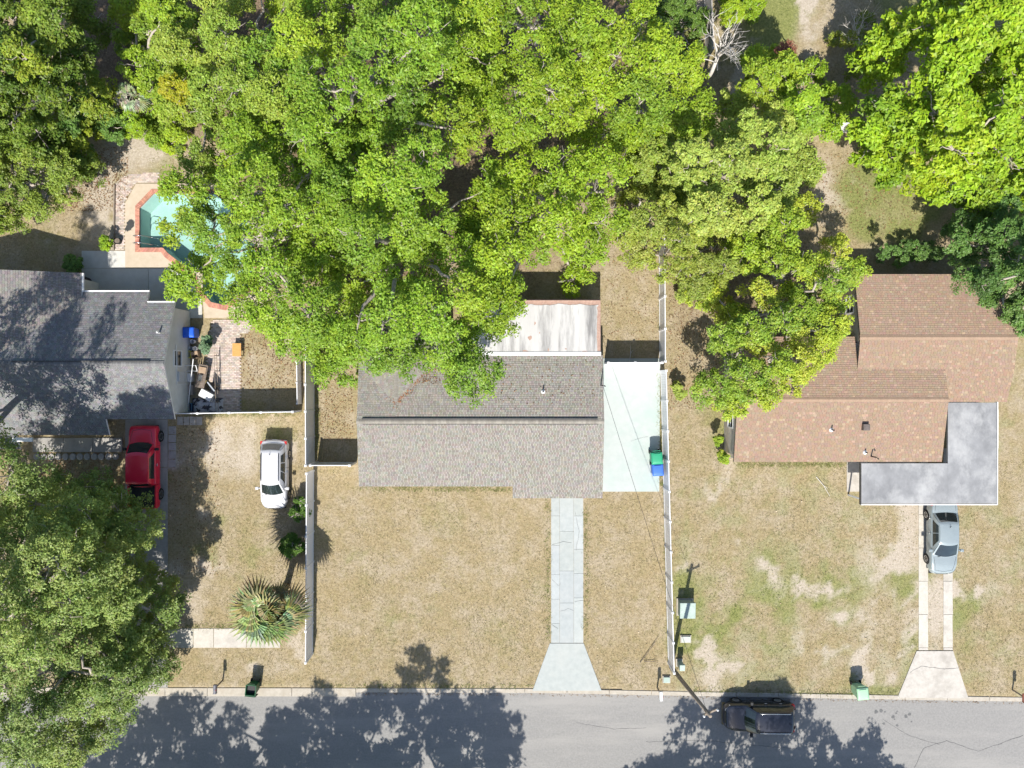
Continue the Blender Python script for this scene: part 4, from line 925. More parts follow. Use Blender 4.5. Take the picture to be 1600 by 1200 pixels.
# bare trees
def bare_tree(name, label, base_px, tip_px, h, seed, spread, n0=6, depth=4, cat='tree', r0=.1):
    r_ = random.Random(seed); b = Vector((*G(*base_px), 0)); t = thing(name, label, cat, b)
    tip = Vector(P(*tip_px, h)); tr_ = MB(); fk = b.lerp(tip, .35)+Vector((0, 0, h*.2))
    tr_.tube([b, b.lerp(fk, .5)+Vector((.1, 0, .1)), fk], [r0*1.6, r0*1.2, r0], 8); tr_.build('trunk', deadm, t, world=True, smooth=True)
    m = MB()
    def grow(p, d, L, r, k):
        pts = [p]; q = p.copy(); dd = d.copy()
        for i in range(4):
            dd = (dd+Vector((r_.uniform(-.25, .25), r_.uniform(-.25, .25), r_.uniform(-.1, .15)))).normalized(); q = q+dd*L/4; pts.append(q.copy())
        m.tube(pts, [r*(1-.6*i/4) for i in range(5)], 5)
        if k > 0:
            for j in range(r_.choice([2, 3, 3])):
                i = r_.choice([2, 3, 4]); nd = (dd+Vector((r_.uniform(-1, 1), r_.uniform(-1, 1), r_.uniform(-.2, .5)))*.85).normalized()
                grow(pts[i], nd, L*r_.uniform(.55, .8), r*.5, k-1)
    main = (tip-fk); 
    for j in range(n0):
        d = (main.normalized()+Vector((r_.uniform(-1, 1), r_.uniform(-1, 1), r_.uniform(-.3, .5)))*spread).normalized()
        grow(fk, d, main.length*r_.uniform(.45, .75), r0*.75, depth)
    m.build('limbs', deadm, t, world=True, smooth=True)
bare_tree('dead_tree', 'bleached dead tree with bare white branches beside the board fence', (1098, 135), (1142, 38), 6.5, 3, .42, 7, 3, r0=.10)
bare_tree('bare_shrub', 'leafless twiggy shrub at the top between lawn and lime tree', (1330, 75), (1335, 45), 3.0, 5, .9, 9, 3, 'shrub', .05)

# palms: each frond a part
frond_m = leaf_mat('palm_frond', 0.2, 0.4)
def fan_palm(name, label, base_px, crown_px, h, nf, fl, pal, seed, dead=0):
    r_ = random.Random(seed); b = Vector((*G(*base_px), 0)); t = thing(name, label, 'palm', b); c = Vector(P(*crown_px, h))
    tk = MB(); tk.tube([b, b.lerp(c, .5)+Vector((.05, 0, .1)), c], [.22, .18, .16], 10); tk.build('trunk', barkd, t, world=True, smooth=True)
    for i in range(nf):
        az = i*2.39996+r_.uniform(-.2, .2); el = -.45+1.8*((i*.618) % 1)**.9; L = fl*r_.uniform(.75, 1.1)*(1 if el < .8 else .75)
        d = Vector((math.cos(az)*math.cos(el), math.sin(az)*math.cos(el), math.sin(el))); side = Vector((-math.sin(az), math.cos(az), 0)); up = d.cross(side)*-1
        if up.z < 0: up = -up
        if nf > 40 and i >= nf-16: el = r_.uniform(-1.1, -.4); L *= .85
        d = Vector((math.cos(az)*math.cos(el), math.sin(az)*math.cos(el), math.sin(el))); up = d.cross(side)*-1
        if up.z < 0: up = -up
        tint = [v*r_.uniform(.8, 1.2) for v in r_.choice(pal)]
        if nf > 40 and i >= nf-16: tint = [tint[0]*1.1, tint[1]*.85, tint[2]*.8]
        if i < dead: tint = [.30, .21, .10]; d = (d+Vector((0, 0, -.5))).normalized()
        m = MB(); st = c+d*L*.45-Vector((0, 0, .05)); m.tube([c, c.lerp(st, .6)+Vector((0, 0, .04)), st], [.022, .018, .014], 4, tint)
        ns = 18
        for j in range(ns):
            a = (j/(ns-1)-.5)*R(215); sd = (d*math.cos(a)+side*math.sin(a)).normalized(); ll = L*.60*(1-.30*abs(a)/R(108))*r_.uniform(.9, 1.05)
            w = up.cross(sd).normalized()*.068; p0 = st; p1 = st+sd*ll*.5+up*.07*L; p2 = st+sd*ll+Vector((0, 0, -.22*ll*r_.uniform(.5, 1.6)))
            tj = [v*r_.uniform(.85, 1.18) for v in tint]
            m.add([p0, p1-w, p1-up*.035, p1+w, p2], [(0, 1, 2), (0, 2, 3), (1, 4, 2), (2, 4, 3)], tj)
        m.build('frond', frond_m, t, world=True)
PALM = [(.21, .25, .09), (.27, .30, .13), (.17, .21, .07), (.32, .34, .18)]
fan_palm('fan_palm', 'fan palm with pale fronds beside the sidewalk and white fence', (448, 915), (423, 948), 4.3, 68, 2.5, PALM, 5, 4)
fan_palm('fan_palm', 'pale fan palm at the edge of the trees near top left', (212, 160), (206, 147), 3.2, 14, 1.1, [(.36, .38, .24), (.28, .32, .16)], 6)

# short dry grass
def lawn_tufts():
    n = 150000
    X = rng.uniform(-34, 34, n); Y = rng.uniform(-21, 26, n); px = X*PXM+800; py = 600-Y*PXM
    g, s, m = ground_fields(px, py)
    keep = (py < kerb_py(px)-2) & (rng.random(n) > s*.85) & (rng.random(n) > m*.75)
    rects = [(855, 760, 917, 1006), (930, 555, 1033, 770), (545, 548, 950, 765), (122, 385, 325, 525), (1434, 700, 1451, 1018), (1472, 700, 1490, 1018), (194, 655, 278, 1080), (260, 980, 440, 1014), (50, 680, 195, 722), (1320, 630, 1560, 770), (1150, 440, 1600, 720), (0, 430, 285, 660), (320, 498, 395, 648), (176, 265, 250, 395), (275, 648, 320, 668)]
    for a, b, c, d in rects: keep &= ~((px > a) & (px < c) & (py > b) & (py < d))
    for poly in (DECK, [(859, 1003), (913, 1003), (942, 1085), (829, 1085)], [(1430, 1015), (1491, 1015), (1516, 1095), (1399, 1095)]): keep &= ~inpoly(px, py, poly)
    X, Y, g = X[keep], Y[keep], g[keep]; n = len(X); k = 3
    ex, ey = [], []
    for (ax, ay), (bx_, by), m_ in (((487, 735), (486, 1020), 500), ((495, 570), (495, 715), 300), ((1036, 585), (1048, 1035), 1300), ((1028, 580), (1034, 760), 250), ((1034, 400), (1035, 565), 400), ((285, 648), (468, 646), 260), ((560, 764), (798, 764), 350), ((1152, 726), (1320, 726), 350), ((856, 785), (857, 1000), 160), ((916, 785), (915, 1000), 160), ((270, 979), (380, 979), 120), ((500, 1072), (830, 1073), 260), ((1080, 1079), (1400, 1084), 320)):
        u = rng.random(m_); ex.append((ax+(bx_-ax)*u+rng.normal(size=m_)*2.2-800)/PXM); ey.append((600-(ay+(by-ay)*u)+rng.normal(size=m_)*2.2)/PXM)
    ex = np.concatenate(ex); ey = np.concatenate(ey); nw = len(ex)
    X = np.concatenate([X, ex]); Y = np.concatenate([Y, ey]); g = np.concatenate([g, rng.uniform(.25, 1, nw)]); n = len(X)
    base = np.stack([X, Y, np.full(n, -.02)], -1); base = np.repeat(base, k, 0); base[:, :2] += rng.normal(size=(n*k, 2))*.035
    a = rng.random(n*k)*2*math.pi; L_ = rng.uniform(.05, .12, n*k)*np.repeat(np.concatenate([np.ones(n-nw), rng.uniform(1.2, 2.6, nw)]), k); d = np.stack([np.cos(a)*L_*.9, np.sin(a)*L_*.9, L_*rng.uniform(.35, .9, n*k)], -1); w = np.stack([-np.sin(a), np.cos(a), 0*a], -1)*rng.uniform(.008, .018, (n*k, 1))
    V = np.stack([base-w, base+w, base+d], 1).reshape(-1, 3); nf = n*k
    me = bpy.data.meshes.new('lawn_grass'); me.vertices.add(nf*3); me.vertices.foreach_set('co', V.astype(np.float32).ravel())
    me.loops.add(nf*3); me.loops.foreach_set('vertex_index', np.arange(nf*3, dtype=np.int32)); me.polygons.add(nf); me.polygons.foreach_set('loop_start', np.arange(0, nf*3, 3, dtype=np.int32))
    gg = np.repeat(np.clip(g*1.1+rng.normal(size=n)*.12, 0, 1), k)[:, None]
    c = np.array([.35, .288, .175])*(1-gg)+np.array([.19, .22, .06])*gg; c = c*rng.uniform(.68, 1.25, (nf, 1))
    at = me.attributes.new('tint', 'FLOAT_COLOR', 'FACE'); at.data.foreach_set('color', np.concatenate([c, np.ones((nf, 1))], 1).astype(np.float32).ravel())
    me.materials.append(GRASSM); me.update(); o = bpy.data.objects.new('lawn_grass', me); col.objects.link(o)
    tag(o, 'short dry tan and green lawn grass covering the yards', 'grass', kind='stuff')
lawn_tufts()

# ------------------------------------------------------------------ vehicles
def paint(name, c, c2=None, metal=0.0, rough=0.3): return pm(name, c, c2 or tuple(v*1.06 for v in c), 3, rough, metal=metal, coat=0.6, spec=0.5)
def car(name, label, cat, loc, rz, pmat, L, W, H, belt, hood, nose, tail, xA, xB, xC, xD, wr, wheel_r, axles, lower=None, rails=None, pickup=False, nwin=2):
    T = thing(name, label, cat, (loc[0], loc[1], loc[2] if len(loc) > 2 else 0), rz)
    hl = L/2; w = W/2
    # lower body: lofted sections from tail to nose
    st = [(-hl, .80, .42, tail*.80), (-hl+.06, .90, .32, tail*.95), (-hl+.30, .97, .24, tail), (xD-.05, 1.0, .22, tail), (xD+.25, 1.0, .21, belt), (0, 1.0, .20, belt), (xA-.25, 1.0, .21, belt), (xA+.1, 1.0, .22, hood), ((xA+hl)/2, .99, .22, hood*.985), (hl-.42, .93, .23, nose*1.05), (hl-.13, .80, .28, nose*.94), (hl, .60, .38, nose*.72)]
    if pickup: st = [(-hl, .93, .50, .74), (-hl+.05, .97, .45, .76), (-hl+.35, 1.0, .40, .76), (xD-.06, 1.0, .36, .76), (xD-.02, 1.0, .36, belt), (xD+.25, 1.0, .34, belt), (xA-.25, 1.0, .32, belt), (xA+.1, 1.0, .32, hood), ((xA+hl)/2, .99, .32, hood*.99), (hl-.3, .97, .34, nose*1.02), (hl-.08, .93, .38, nose*.97), (hl, .86, .45, nose*.85)]
    v = []; f = []; K = None
    for (x, k, zb, zt) in st:
        ww = w*k; zs = zb+(zt-zb)*.62
        half = [(0, zb), (ww*.80, zb), (ww*.97, zb+.08), (ww, zb+(zt-zb)*.4), (ww*.985, zs), (ww*.93, zt-.035), (ww*.84, zt), (0, zt+.025)]
        ringp = half + [(-y, z) for y, z in half[-2:0:-1]]
        K = len(ringp); v += [(x, y, z) for y, z in ringp]
    for i in range(len(st)-1):
        for j in range(K): f.append((i*K+j, i*K+(j+1) % K, (i+1)*K+(j+1) % K, (i+1)*K+j))
    f += [tuple(range(K-1, -1, -1)), tuple((len(st)-1)*K+j for j in range(K))]
    m = MB(); m.add(v, f)
    body = m.build('body', pmat, T, smooth=True, subsurf=2, fixn=True)
    # cut the wheel wells
    cuts = MB()
    for ax in axles:
        for s in (-1, 1): cuts.lathe([(wheel_r+.05, s*(w-.27)), (wheel_r+.05, s*(w+.15))], 24, (ax, 0, wheel_r), 'y')
    co_ = cuts.build('cutter', pmat, T, fixn=True)
    bo = body.modifiers.new('wells', 'BOOLEAN'); bo.operation = 'DIFFERENCE'; bo.object = co_; bo.solver = 'EXACT'
    bpy.context.view_layer.update()
    dg = bpy.context.evaluated_depsgraph_get(); nm = bpy.data.meshes.new_from_object(body.evaluated_get(dg))
    body.modifiers.clear()
    if len(nm.polygons) > 100: body.data = nm
    else:
        sb = body.modifiers.new('subsurf', 'SUBSURF'); sb.levels = sb.render_levels = 2
    bpy.data.objects.remove(co_)
    # shut lines of hood, doors and boot, laid on the finished body
    from mathutils.bvhtree import BVHTree
    bv = BVHTree.FromPolygons([v_.co.copy() for v_ in body.data.vertices], [tuple(p_.vertices) for p_ in body.data.polygons])
    def shut_line(pts, d):
        d = Vector(d); fine_ = []
        for a_, b_ in zip(pts[:-1], pts[1:]):
            a_, b_ = Vector(a_), Vector(b_); k_ = max(2, int((b_-a_).length/.06))
            fine_ += [a_.lerp(b_, q_/k_) for q_ in range(k_+1)]
        hit = []
        for p_ in fine_:
            h_ = bv.ray_cast(p_-d*3, d)
            if h_[0] is not None: hit.append(h_[0]-d*.001)
        if len(hit) > 2: MB().tube(hit, .009, 4).build('panel_gap', cblack, T)
    hx0, hx1 = xA+.16, hl-.32
    shut_line([(hx0, -w*.78, 0), (hx1, -w*.62, 0), (hx1+.1, 0, 0), (hx1, w*.62, 0), (hx0, w*.78, 0)], (0, 0, -1))
    if not pickup and xD-.1 > -hl+.35: shut_line([(xD-.12, -w*.74, 0), (-hl+.2, -w*.7, 0), (-hl+.2, w*.7, 0), (xD-.12, w*.74, 0)], (0, 0, -1))
    for s_ in (-1, 1):
        for gx in ([xA-.1, xD+.02] if pickup else [xA-.12, (xA+xD)/2, xD+.35]): shut_line([(gx, 0, .36), (gx-.02, 0, belt-.04)], (0, -s_, 0))
        shut_line([(xA-.1, 0, .36), (xD+.1, 0, .36)], (0, -s_, 0))
    # cabin
    zb = belt-.02; zr = H; wb = w*.90
    wsh = lambda u, q: (lambda yy: (xA+.2*(1-u*u)+(xB+.1*(1-u*u)-xA-.2*(1-u*u))*q, yy, zb+(zr-.03*u*u-zb)*q))(u*(wb+(wr-wb)*q))
    rsh = lambda u, q: (lambda yy: (xD-.10*(1-u*u)+(xC-.05*(1-u*u)-xD+.10*(1-u*u))*q, -yy, zb+(zr-.03*u*u-zb)*q))(u*(wb+(wr-wb)*q))
    def sidef(s):
        return lambda u, q: ((xA+(xD-xA)*u)*(1-q)+(xB+(xC-xB)*u)*q, s*((wb*(1-q)+wr*q)+.035*math.sin(q*math.pi)), zb+(zr-.03-zb)*q)
    roof = lambda u, q: ((xC-.05*(1-q*q))+((xB+.1*(1-q*q))-(xC-.05*(1-q*q)))*u, q*wr, zr+.045*math.sin(u*math.pi)**.7*(1-q*q*.7)-.03*q*q)
    cm = MB(); cm.grid(wsh, 8, 6, -1, 1); cm.grid(rsh, 8, 6, -1, 1); cm.grid(roof, 10, 8, 0, 1, -1, 1)
    for s in (-1, 1): cm.grid(sidef(s), 10, 6, 0, 1, 0, 1)
    cm.build('roof', pmat, T, smooth=True, weld=True, fixn=True)
    def glass(name_, fn, nu, nv, a, b, c, d, off): 
        g = MB(); g.grid(fn, nu, nv, a, b, c, d, off); return g.build(name_, cglass, T, smooth=True)
    glass('windshield', wsh, 8, 4, -.88, .88, .06, .9, .008); glass('rear_window', rsh, 8, 4, -.85, .85, .15, .88, .008)
    for s in (-1, 1):
        for k in range(nwin):
            u0 = .16+(.7/nwin)*k+.01; u1 = .16+(.7/nwin)*(k+1)-.015
            sw_ = glass('side_window', sidef(s), 4, 3, u0, u1, .10, .86, .008 if s > 0 else -.008)
    # wheels
    for ax in axles:
        for s in (-1, 1):
            y0 = s*(w-.115)
            wh = MB(); wh.lathe([(wheel_r*.6, -.10), (wheel_r*.93, -.105), (wheel_r, -.07), (wheel_r, .07), (wheel_r*.93, .105), (wheel_r*.6, .10)], 24, (ax, y0, wheel_r), 'y')
            tw = wh.build('wheel', tyre, T, smooth=True)
            ri = MB(); yo = y0+s*.09
            ri.lathe([(wheel_r*.62, -.02), (wheel_r*.62, .02), (wheel_r*.52, .02), (wheel_r*.52, -.02)], 20, (ax, yo, wheel_r), 'y'); ri.lathe([(.07, -.03), (.07, .03)], 10, (ax, yo, wheel_r), 'y')
            for q in range(5):
                a = q*2*math.pi/5; ri.beam((ax, yo, wheel_r), (ax+math.cos(a)*wheel_r*.56, yo, wheel_r+math.sin(a)*wheel_r*.56), .06, .04)
            ri.build('rim', rimm, tw)
    # lamps, bumpers, mirrors, handles, plate
    for s in (-1, 1):
        hm = MB(); hm.grid(lambda u, q: (hl-.06-.30*u*u-.02*q, s*(w*.45+w*.42*u), nose*.74+.13*q+.05*u), 5, 3); hm.grid(lambda u, q: (hl-.08-.30*u*u, s*(w*.45+w*.42*u), nose*.87+.05*u+.03*q), 5, 2)
        hm.build('headlight', headl, T, smooth=True)
        tl = MB(); tl.grid(lambda u, q: (-hl+.0+.18*u*u, s*(w*.55+w*.40*u), tail*.74+.16*q), 5, 3); tl.box((-hl+.08, min(s*(w*.80), s*(w*.955)), tail*.74), (-hl+.28, max(s*(w*.80), s*(w*.955)), tail*.93))
        tl.build('taillight', redl, T, smooth=False)
        mi = MB(); xm = xA-.28; ym = s*(w+.10); mi.box((xm-.09, ym-.10, belt-.02), (xm+.09, ym+.10, belt+.15)); mi.beam((xm, s*(w*.88), belt+.02), (xm, ym, belt+.04), .08, .05)
        mi.build('mirror', cblack if pickup or lower else pmat, T, bevel=.03)
        for hx in ((xA+xB)/2-1.0, (xA+xB)/2-1.95)[:(1 if pickup else 2)]:
            MB().box((hx-.09, s*w-.02, belt-.17), (hx+.09, s*w+.02, belt-.13)).build('door_handle', chrome, T, bevel=.01)
    gr = MB(); gr.box((hl-.12, -w*.42, nose*.62), (hl-.015, w*.42, nose*.82)); gr.build('grille', cblack, T, bevel=.02)
    wp = MB(); wp.beam((xA+.14, -.05, hood+.045), (xA-.02, w*.55, hood+.10), .02, .02); wp.beam((xA+.14, -w*.55, hood+.045), (xA+.05, -.02, hood+.08), .02, .02); wp.build('wiper', cblack, T)
    MB().box((-hl-.012, -.16, tail*.55), (-hl+.05, .16, tail*.55+.13)).build('licence_plate', headl, T)
    lm = lower or cblack
    bp = MB(); bp.box((hl-.22, -w*.78, .26), (hl-.01, w*.78, .40)); bp.build('front_bumper', lm, T, bevel=.03)
    bp = MB(); bp.box((-hl-.01, -w*.82, .32), (-hl+.2, w*.82, .46)); bp.build('rear_bumper', chrome if pickup else lm, T, bevel=.03)
    if rails:
        for s in (-1, 1):
            yy = s*(wr-.05); MB().tube([(xC+.1, yy, H-.0), (xC+.2, yy, H+.06), (xB-.25, yy, H+.06), (xB-.12, yy, H+.0)], .022, 6).build('roof_rail', rails, T, smooth=True)
    if pickup:
        for s in (-1, 1):
            a = MB(); a.box((-hl+.02, min(s*(w-.10), s*(w-.005)), .72), (xD-.04, max(s*(w-.10), s*(w-.005)), 1.06)); a.build('bed_side', pmat, T, bevel=.025)
            b = MB(); b.box((axles[0]-.45, min(s*(w-.32), s*(w-.11)), .74), (axles[0]+.45, max(s*(w-.32), s*(w-.11)), .97)); b.build('wheel_tub', cblack, T, bevel=.04)
        MB().box((-hl+.0, -w+.1, .72), (-hl+.07, w-.1, 1.06)).build('tailgate', pmat, T, bevel=.02)
        MB().box((-hl+.09, -w+.11, .745), (xD-.10, w-.11, .86)).build('bed_liner', cblack, T)
        MB().box((xD-.10, -w+.11, .75), (xD-.05, w-.11, 1.07)).build('bed_front', cblack, T)
    else:
        an = MB(); an.tube([(xC+.22, 0, H+.03), (xC+.12, 0, H+.16)], .018, 5); an.build('antenna', cblack, T)
    return T
red = paint('red_paint', (.68, .012, .045), (.72, .016, .055)); white = paint('white_paint', (.52, .52, .535)); silver = paint('silver_blue_paint', (.27, .315, .325), metal=.2); black = paint('black_paint', (.012, .014, .022), (.016, .019, .03), rough=.2)
bronze = pm('bronze_cladding', (.10, .075, .025), (.13, .10, .035), 3, .35, coat=.4)
car('pickup_truck', 'red pickup truck with black bed liner parked on old driveway', 'pickup', (-23.55, -5.30, .015), R(90), red, 5.3, 1.86, 1.68, 1.10, 1.08, 1.0, 1.0, 1.45, .85, -.92, -1.12, .70, .37, (-1.80, 1.92), pickup=True, nwin=1)
car('hatchback_car', 'small white hatchback parked on the dry lawn by the fence', 'car', (-15.25, -5.80, 0), R(-90.5), white, 4.45, 1.74, 1.52, .95, .93, .78, .98, 1.12, .42, -1.55, -1.98, .60, .31, (-1.28, 1.36), rails=cblack, nwin=3)
car('sedan_car', 'silver sedan nosing out from under the flat carport', 'car', (27.62, -9.85, .025), R(-90), silver, 4.75, 1.80, 1.40, .93, .90, .76, .96, 1.02, .18, -1.02, -1.66, .60, .32, (-1.40, 1.42), nwin=2)
car('sport_utility_vehicle', 'black boxy SUV parked in leafy shade along the road', 'car', (15.85, -21.35, -.088), R(179.5), black, 4.55, 1.82, 1.66, 1.05, 1.06, .95, 1.05, .88, .38, -1.82, -2.10, .66, .36, (-1.32, 1.38), lower=bronze, rails=chrome, nwin=3)

# ------------------------------------------------------------------ bins, boxes, mailboxes, pole
def bin_(label, px, py, rz, mbody, mlid, h=1.0, w=.62, d=.72, opened=False, z=0.0, hshift=0):
    T = thing('wheelie_bin', label, 'bin', (*P(px, py, z)[:2], z), rz)
    m = MB(); wb, db = w*.40, d*.38; wt, dt = w*.48, d*.48; t = .025
    o = [(-wb, -db, .04), (wb, -db, .04), (wb, db, .04), (-wb, db, .04), (-wt, -dt, h), (wt, -dt, h), (wt, dt, h), (-wt, dt, h)]
    i_ = [(-wb+t, -db+t, .08), (wb-t, -db+t, .08), (wb-t, db-t, .08), (-wb+t, db-t, .08), (-wt+t, -dt+t, h), (wt-t, -dt+t, h), (wt-t, dt-t, h), (-wt+t, dt-t, h)]
    m.add(o+i_, [(0, 3, 2, 1), (0, 1, 5, 4), (1, 2, 6, 5), (2, 3, 7, 6), (3, 0, 4, 7), (8, 9, 10, 11), (8, 12, 13, 9), (9, 13, 14, 10), (10, 14, 15, 11), (11, 15, 12, 8), (4, 5, 13, 12), (5, 6, 14, 13), (6, 7, 15, 14), (7, 4, 12, 15)])
    m.build('bin_body', mbody, T, bevel=.015)
    rm = MB()
    for a, b in (((-wt, -dt), (wt, -dt)), ((wt, -dt), (wt, dt)), ((wt, dt), (-wt, dt)), ((-wt, dt), (-wt, -dt))): rm.beam((*a, h-.03), (*b, h-.03), .045, .05)
    rm.build('rim', mbody, T)
    if not opened:
        l = MB(); l.grid(lambda u, q: ((u-.5)*w*1.04, (q-.5)*d*1.06-.01, h+.035+.06*(1-(2*u-1)**4)*(1-(2*q-1)**4)), 8, 8)
        l.grid(lambda u, q: (math.cos(u*2*math.pi)*w*.5, math.sin(u*2*math.pi)*d*.5, h+.0+.03*q), 16, 1)
        lo = l.build('lid', mlid, T, smooth=True); sd = lo.modifiers.new('solid', 'SOLIDIFY'); sd.thickness = .02
        e = MB(); e.box((-w*.3, d*.30, h+.07), (w*.3, d*.36, h+.105)); e.build('lid_grip', mlid, lo)
    else:
        l = MB(); l.grid(lambda u, q: ((u-.5)*w*1.02, -dt-.06-.05*q, h-.02-q*d*.9), 4, 4); lo = l.build('lid', mlid, T); sd = lo.modifiers.new('solid', 'SOLIDIFY'); sd.thickness = .025
        MB().box((-wt+.03, -dt+.03, h*.72), (wt-.03, dt-.03, h*.74)).build('contents', cblack, T)
    MB().tube([(-w*.34, dt+.01, h-.06), (-w*.34, dt+.10, h-.02), (w*.34, dt+.10, h-.02), (w*.34, dt+.01, h-.06)], .018, 6).build('handle', mbody, T)
    for s in (-1, 1): MB().lathe([(.05, -.03), (.13, -.03), (.13, .03), (.05, .03)], 16, (0, 0, 0), 'y').build('wheel', tyre, T).matrix_local = Matrix.Translation((s*w*.42, db+.06, .13)) @ Matrix.Rotation(math.pi/2, 4, 'Z')
    return T
def plast(n, c): return pm(n, c, tuple(v*1.15 for v in c), 5, .45)
grn = plast('green_bin', (.03, .28, .15)); blu = plast('blue_bin', (.05, .14, .50)); dgr = plast('dark_green_bin', (.012, .085, .035)); pal = plast('pale_green_bin', (.30, .50, .32)); brb = plast('royal_blue_bin', (.02, .10, .55))
bin_('green lidded bin standing behind a blue bin on the mint pad', 1021.5, 713, R(4), grn, grn, 1.02, .70, .74, z=.03)
bin_('blue lidded bin in front of the green bin on the mint pad', 1023, 731, R(4), blu, blu, .98, .70, .72, z=.03)
bin_('dark green bin standing open at the kerb near the palm', 400, 1069, R(-6), dgr, dgr, .98, .66, .68, opened=True, z=.03)
bin_('pale green bin at the kerb between black SUV and right driveway', 1336, 1073, R(6), pal, pal, 1.0, .72, .74, z=.03)
bin_('bright blue bin against pale gable wall in the junk yard', 305, 521, R(92), brb, brb, 1.0, .66, .72)
utilm = pm('utility_green', (.27, .35, .31), (.34, .41, .37), 3, .55, c3=(.5, .55, .52), scale2=1, c3amt=.5)
def ubox(name, label, px, py, w, d, h, mat, cat='utility box', padm=None):
    T = thing(name, label, cat, P(px, py, 0))
    m = MB(); m.box((-w/2, -d/2, .08), (w/2, d/2, h*.80)); m.build('cabinet', mat, T, bevel=.02)
    m = MB(); m.add([(-w/2-.03, -d/2-.05, h*.80), (w/2+.03, -d/2-.05, h*.80), (w/2+.03, d/2+.03, h*.80), (-w/2-.03, d/2+.03, h*.80), (-w/2-.02, -d/2-.04, h*.92), (w/2+.02, -d/2-.04, h*.92), (w/2+.02, d/2+.02, h), (-w/2-.02, d/2+.02, h)], [(0, 3, 2, 1), (4, 5, 6, 7), (0, 1, 5, 4), (1, 2, 6, 5), (2, 3, 7, 6), (3, 0, 4, 7)]); m.build('hood', mat, T, bevel=.015)
    MB().box((-w/2-.08, -d/2-.08, -.05), (w/2+.08, d/2+.08, .08)).build('plinth', padm or kerb_m, T)
    m = MB(); m.box((-.02, -d/2-.02, .12), (.0, -d/2, h*.78)); m.build('door_seam', trimd, T); MB().box((.06, -d/2-.04, h*.4), (.1, -d/2, h*.5)).build('lock', trimd, T)
    return T
ubox('transformer', 'pale green transformer cabinet crossed by the pole shadow', 1070, 948, .95, .95, .85, utilm)
ubox('telecom_pedestal', 'narrow pale pedestal standing beside the pole base', 1061, 1035, .30, .34, .95, utilm)
ubox('meter_box', 'low grey green box lid on grass between transformer and pedestal', 1071, 998, .55, .32, .14, pm('box_grey', (.40, .43, .39), (.48, .5, .46), 4, .8))
ubox('valve_box', 'small green valve box at the kerb end of the long fence', 1041, 1061, .36, .30, .16, utilm)
# pole with service wire
POLB = Vector((*G(1048, 1042), 0)); POLT = Vector(P(1110, 1119, 7.4))
pl = thing('utility_pole', 'leaning grey utility pole at the kerb end of the long fence', 'pole', POLB)
MB().tube([POLB-Vector((0, 0, .3)), POLB.lerp(POLT, .5), POLT], [.15, .125, .10], 12).build('shaft', woodp, pl, world=True, smooth=True)
ax_ = Vector((.55, .25, 0)); q = POLB.lerp(POLT, .95)
MB().beam(q-ax_*.5, q+ax_, .09, .09).build('bracket', woodp, pl, world=True)
for s in (-.45, .9):
    p_ = q+ax_*s; MB().lathe([(.03, 0), (.06, .05), (.045, .1), (.06, .15), (.02, .2)], 10, tuple(p_)).build('insulator', trimw, pl, world=True)
def wire(label, a, b, sag, r=.013):
    a = Vector(a); b = Vector(b); t = thing('service_wire', label, 'wire', a)
    pts = [a.lerp(b, i/24)-Vector((0, 0, sag*4*(i/24)*(1-i/24))) for i in range(25)]
    MB().tube(pts, r, 5).build('cable', cblack, t, world=True)
wire('thin service wire from the roof mast over the mint pad to the pole', MAST, POLB.lerp(POLT, .93), .35, .011)
def mailbox(label, px, py, mat, h=1.05, rz=0, leanv=(0, 0)):
    T = thing('mailbox', label, 'mailbox', P(px, py, 0), rz)
    MB().tube([(0, 0, -.1), (leanv[0], leanv[1], h)], .05, 8).build('post', woodp, T)
    m = MB(); prof = [(-.10, 0), (.10, 0), (.10, .13)] + [(.10*math.cos(a), .13+.09*math.sin(a)) for a in np.linspace(0, math.pi, 9)[1:-1]] + [(-.10, .13)]
    n = len(prof); v = [(leanv[0]+x, leanv[1]-.32, h+z) for x, z in prof]+[(leanv[0]+x, leanv[1]+.22, h+z) for x, z in prof]
    m.add(v, [tuple(range(n)), tuple(range(2*n-1, n-1, -1))]+[(i, n+i, n+(i+1) % n, (i+1) % n) for i in range(n)]); b = m.build('box', mat, T, fixn=True)
    MB().box((leanv[0]-.11, leanv[1]-.335, h), (leanv[0]+.11, leanv[1]-.318, h+.2)).build('box_door', mat, b)
    MB().box((leanv[0]+.102, leanv[1]-.1, h+.08), (leanv[0]+.115, leanv[1]-.06, h+.28)).build('flag', pm('flag_red', (.5, .03, .03), (.55, .04, .04), 4, .5), T)
mailbox('dark mailbox on a thin post at the kerb left of the open bin', 348, 1063, pm('mail_grey', (.12, .12, .14), (.2, .2, .22), 5, .4), 1.1)
mailbox('white mailbox at the kerb between the apron and the pole', 1027, 1074, trimw, 1.05)
mailbox('small reddish mailbox at the kerb by the right edge', 1582, 1078, pm('mail_red', (.35, .12, .09), (.42, .18, .13), 5, .6), 1.0)

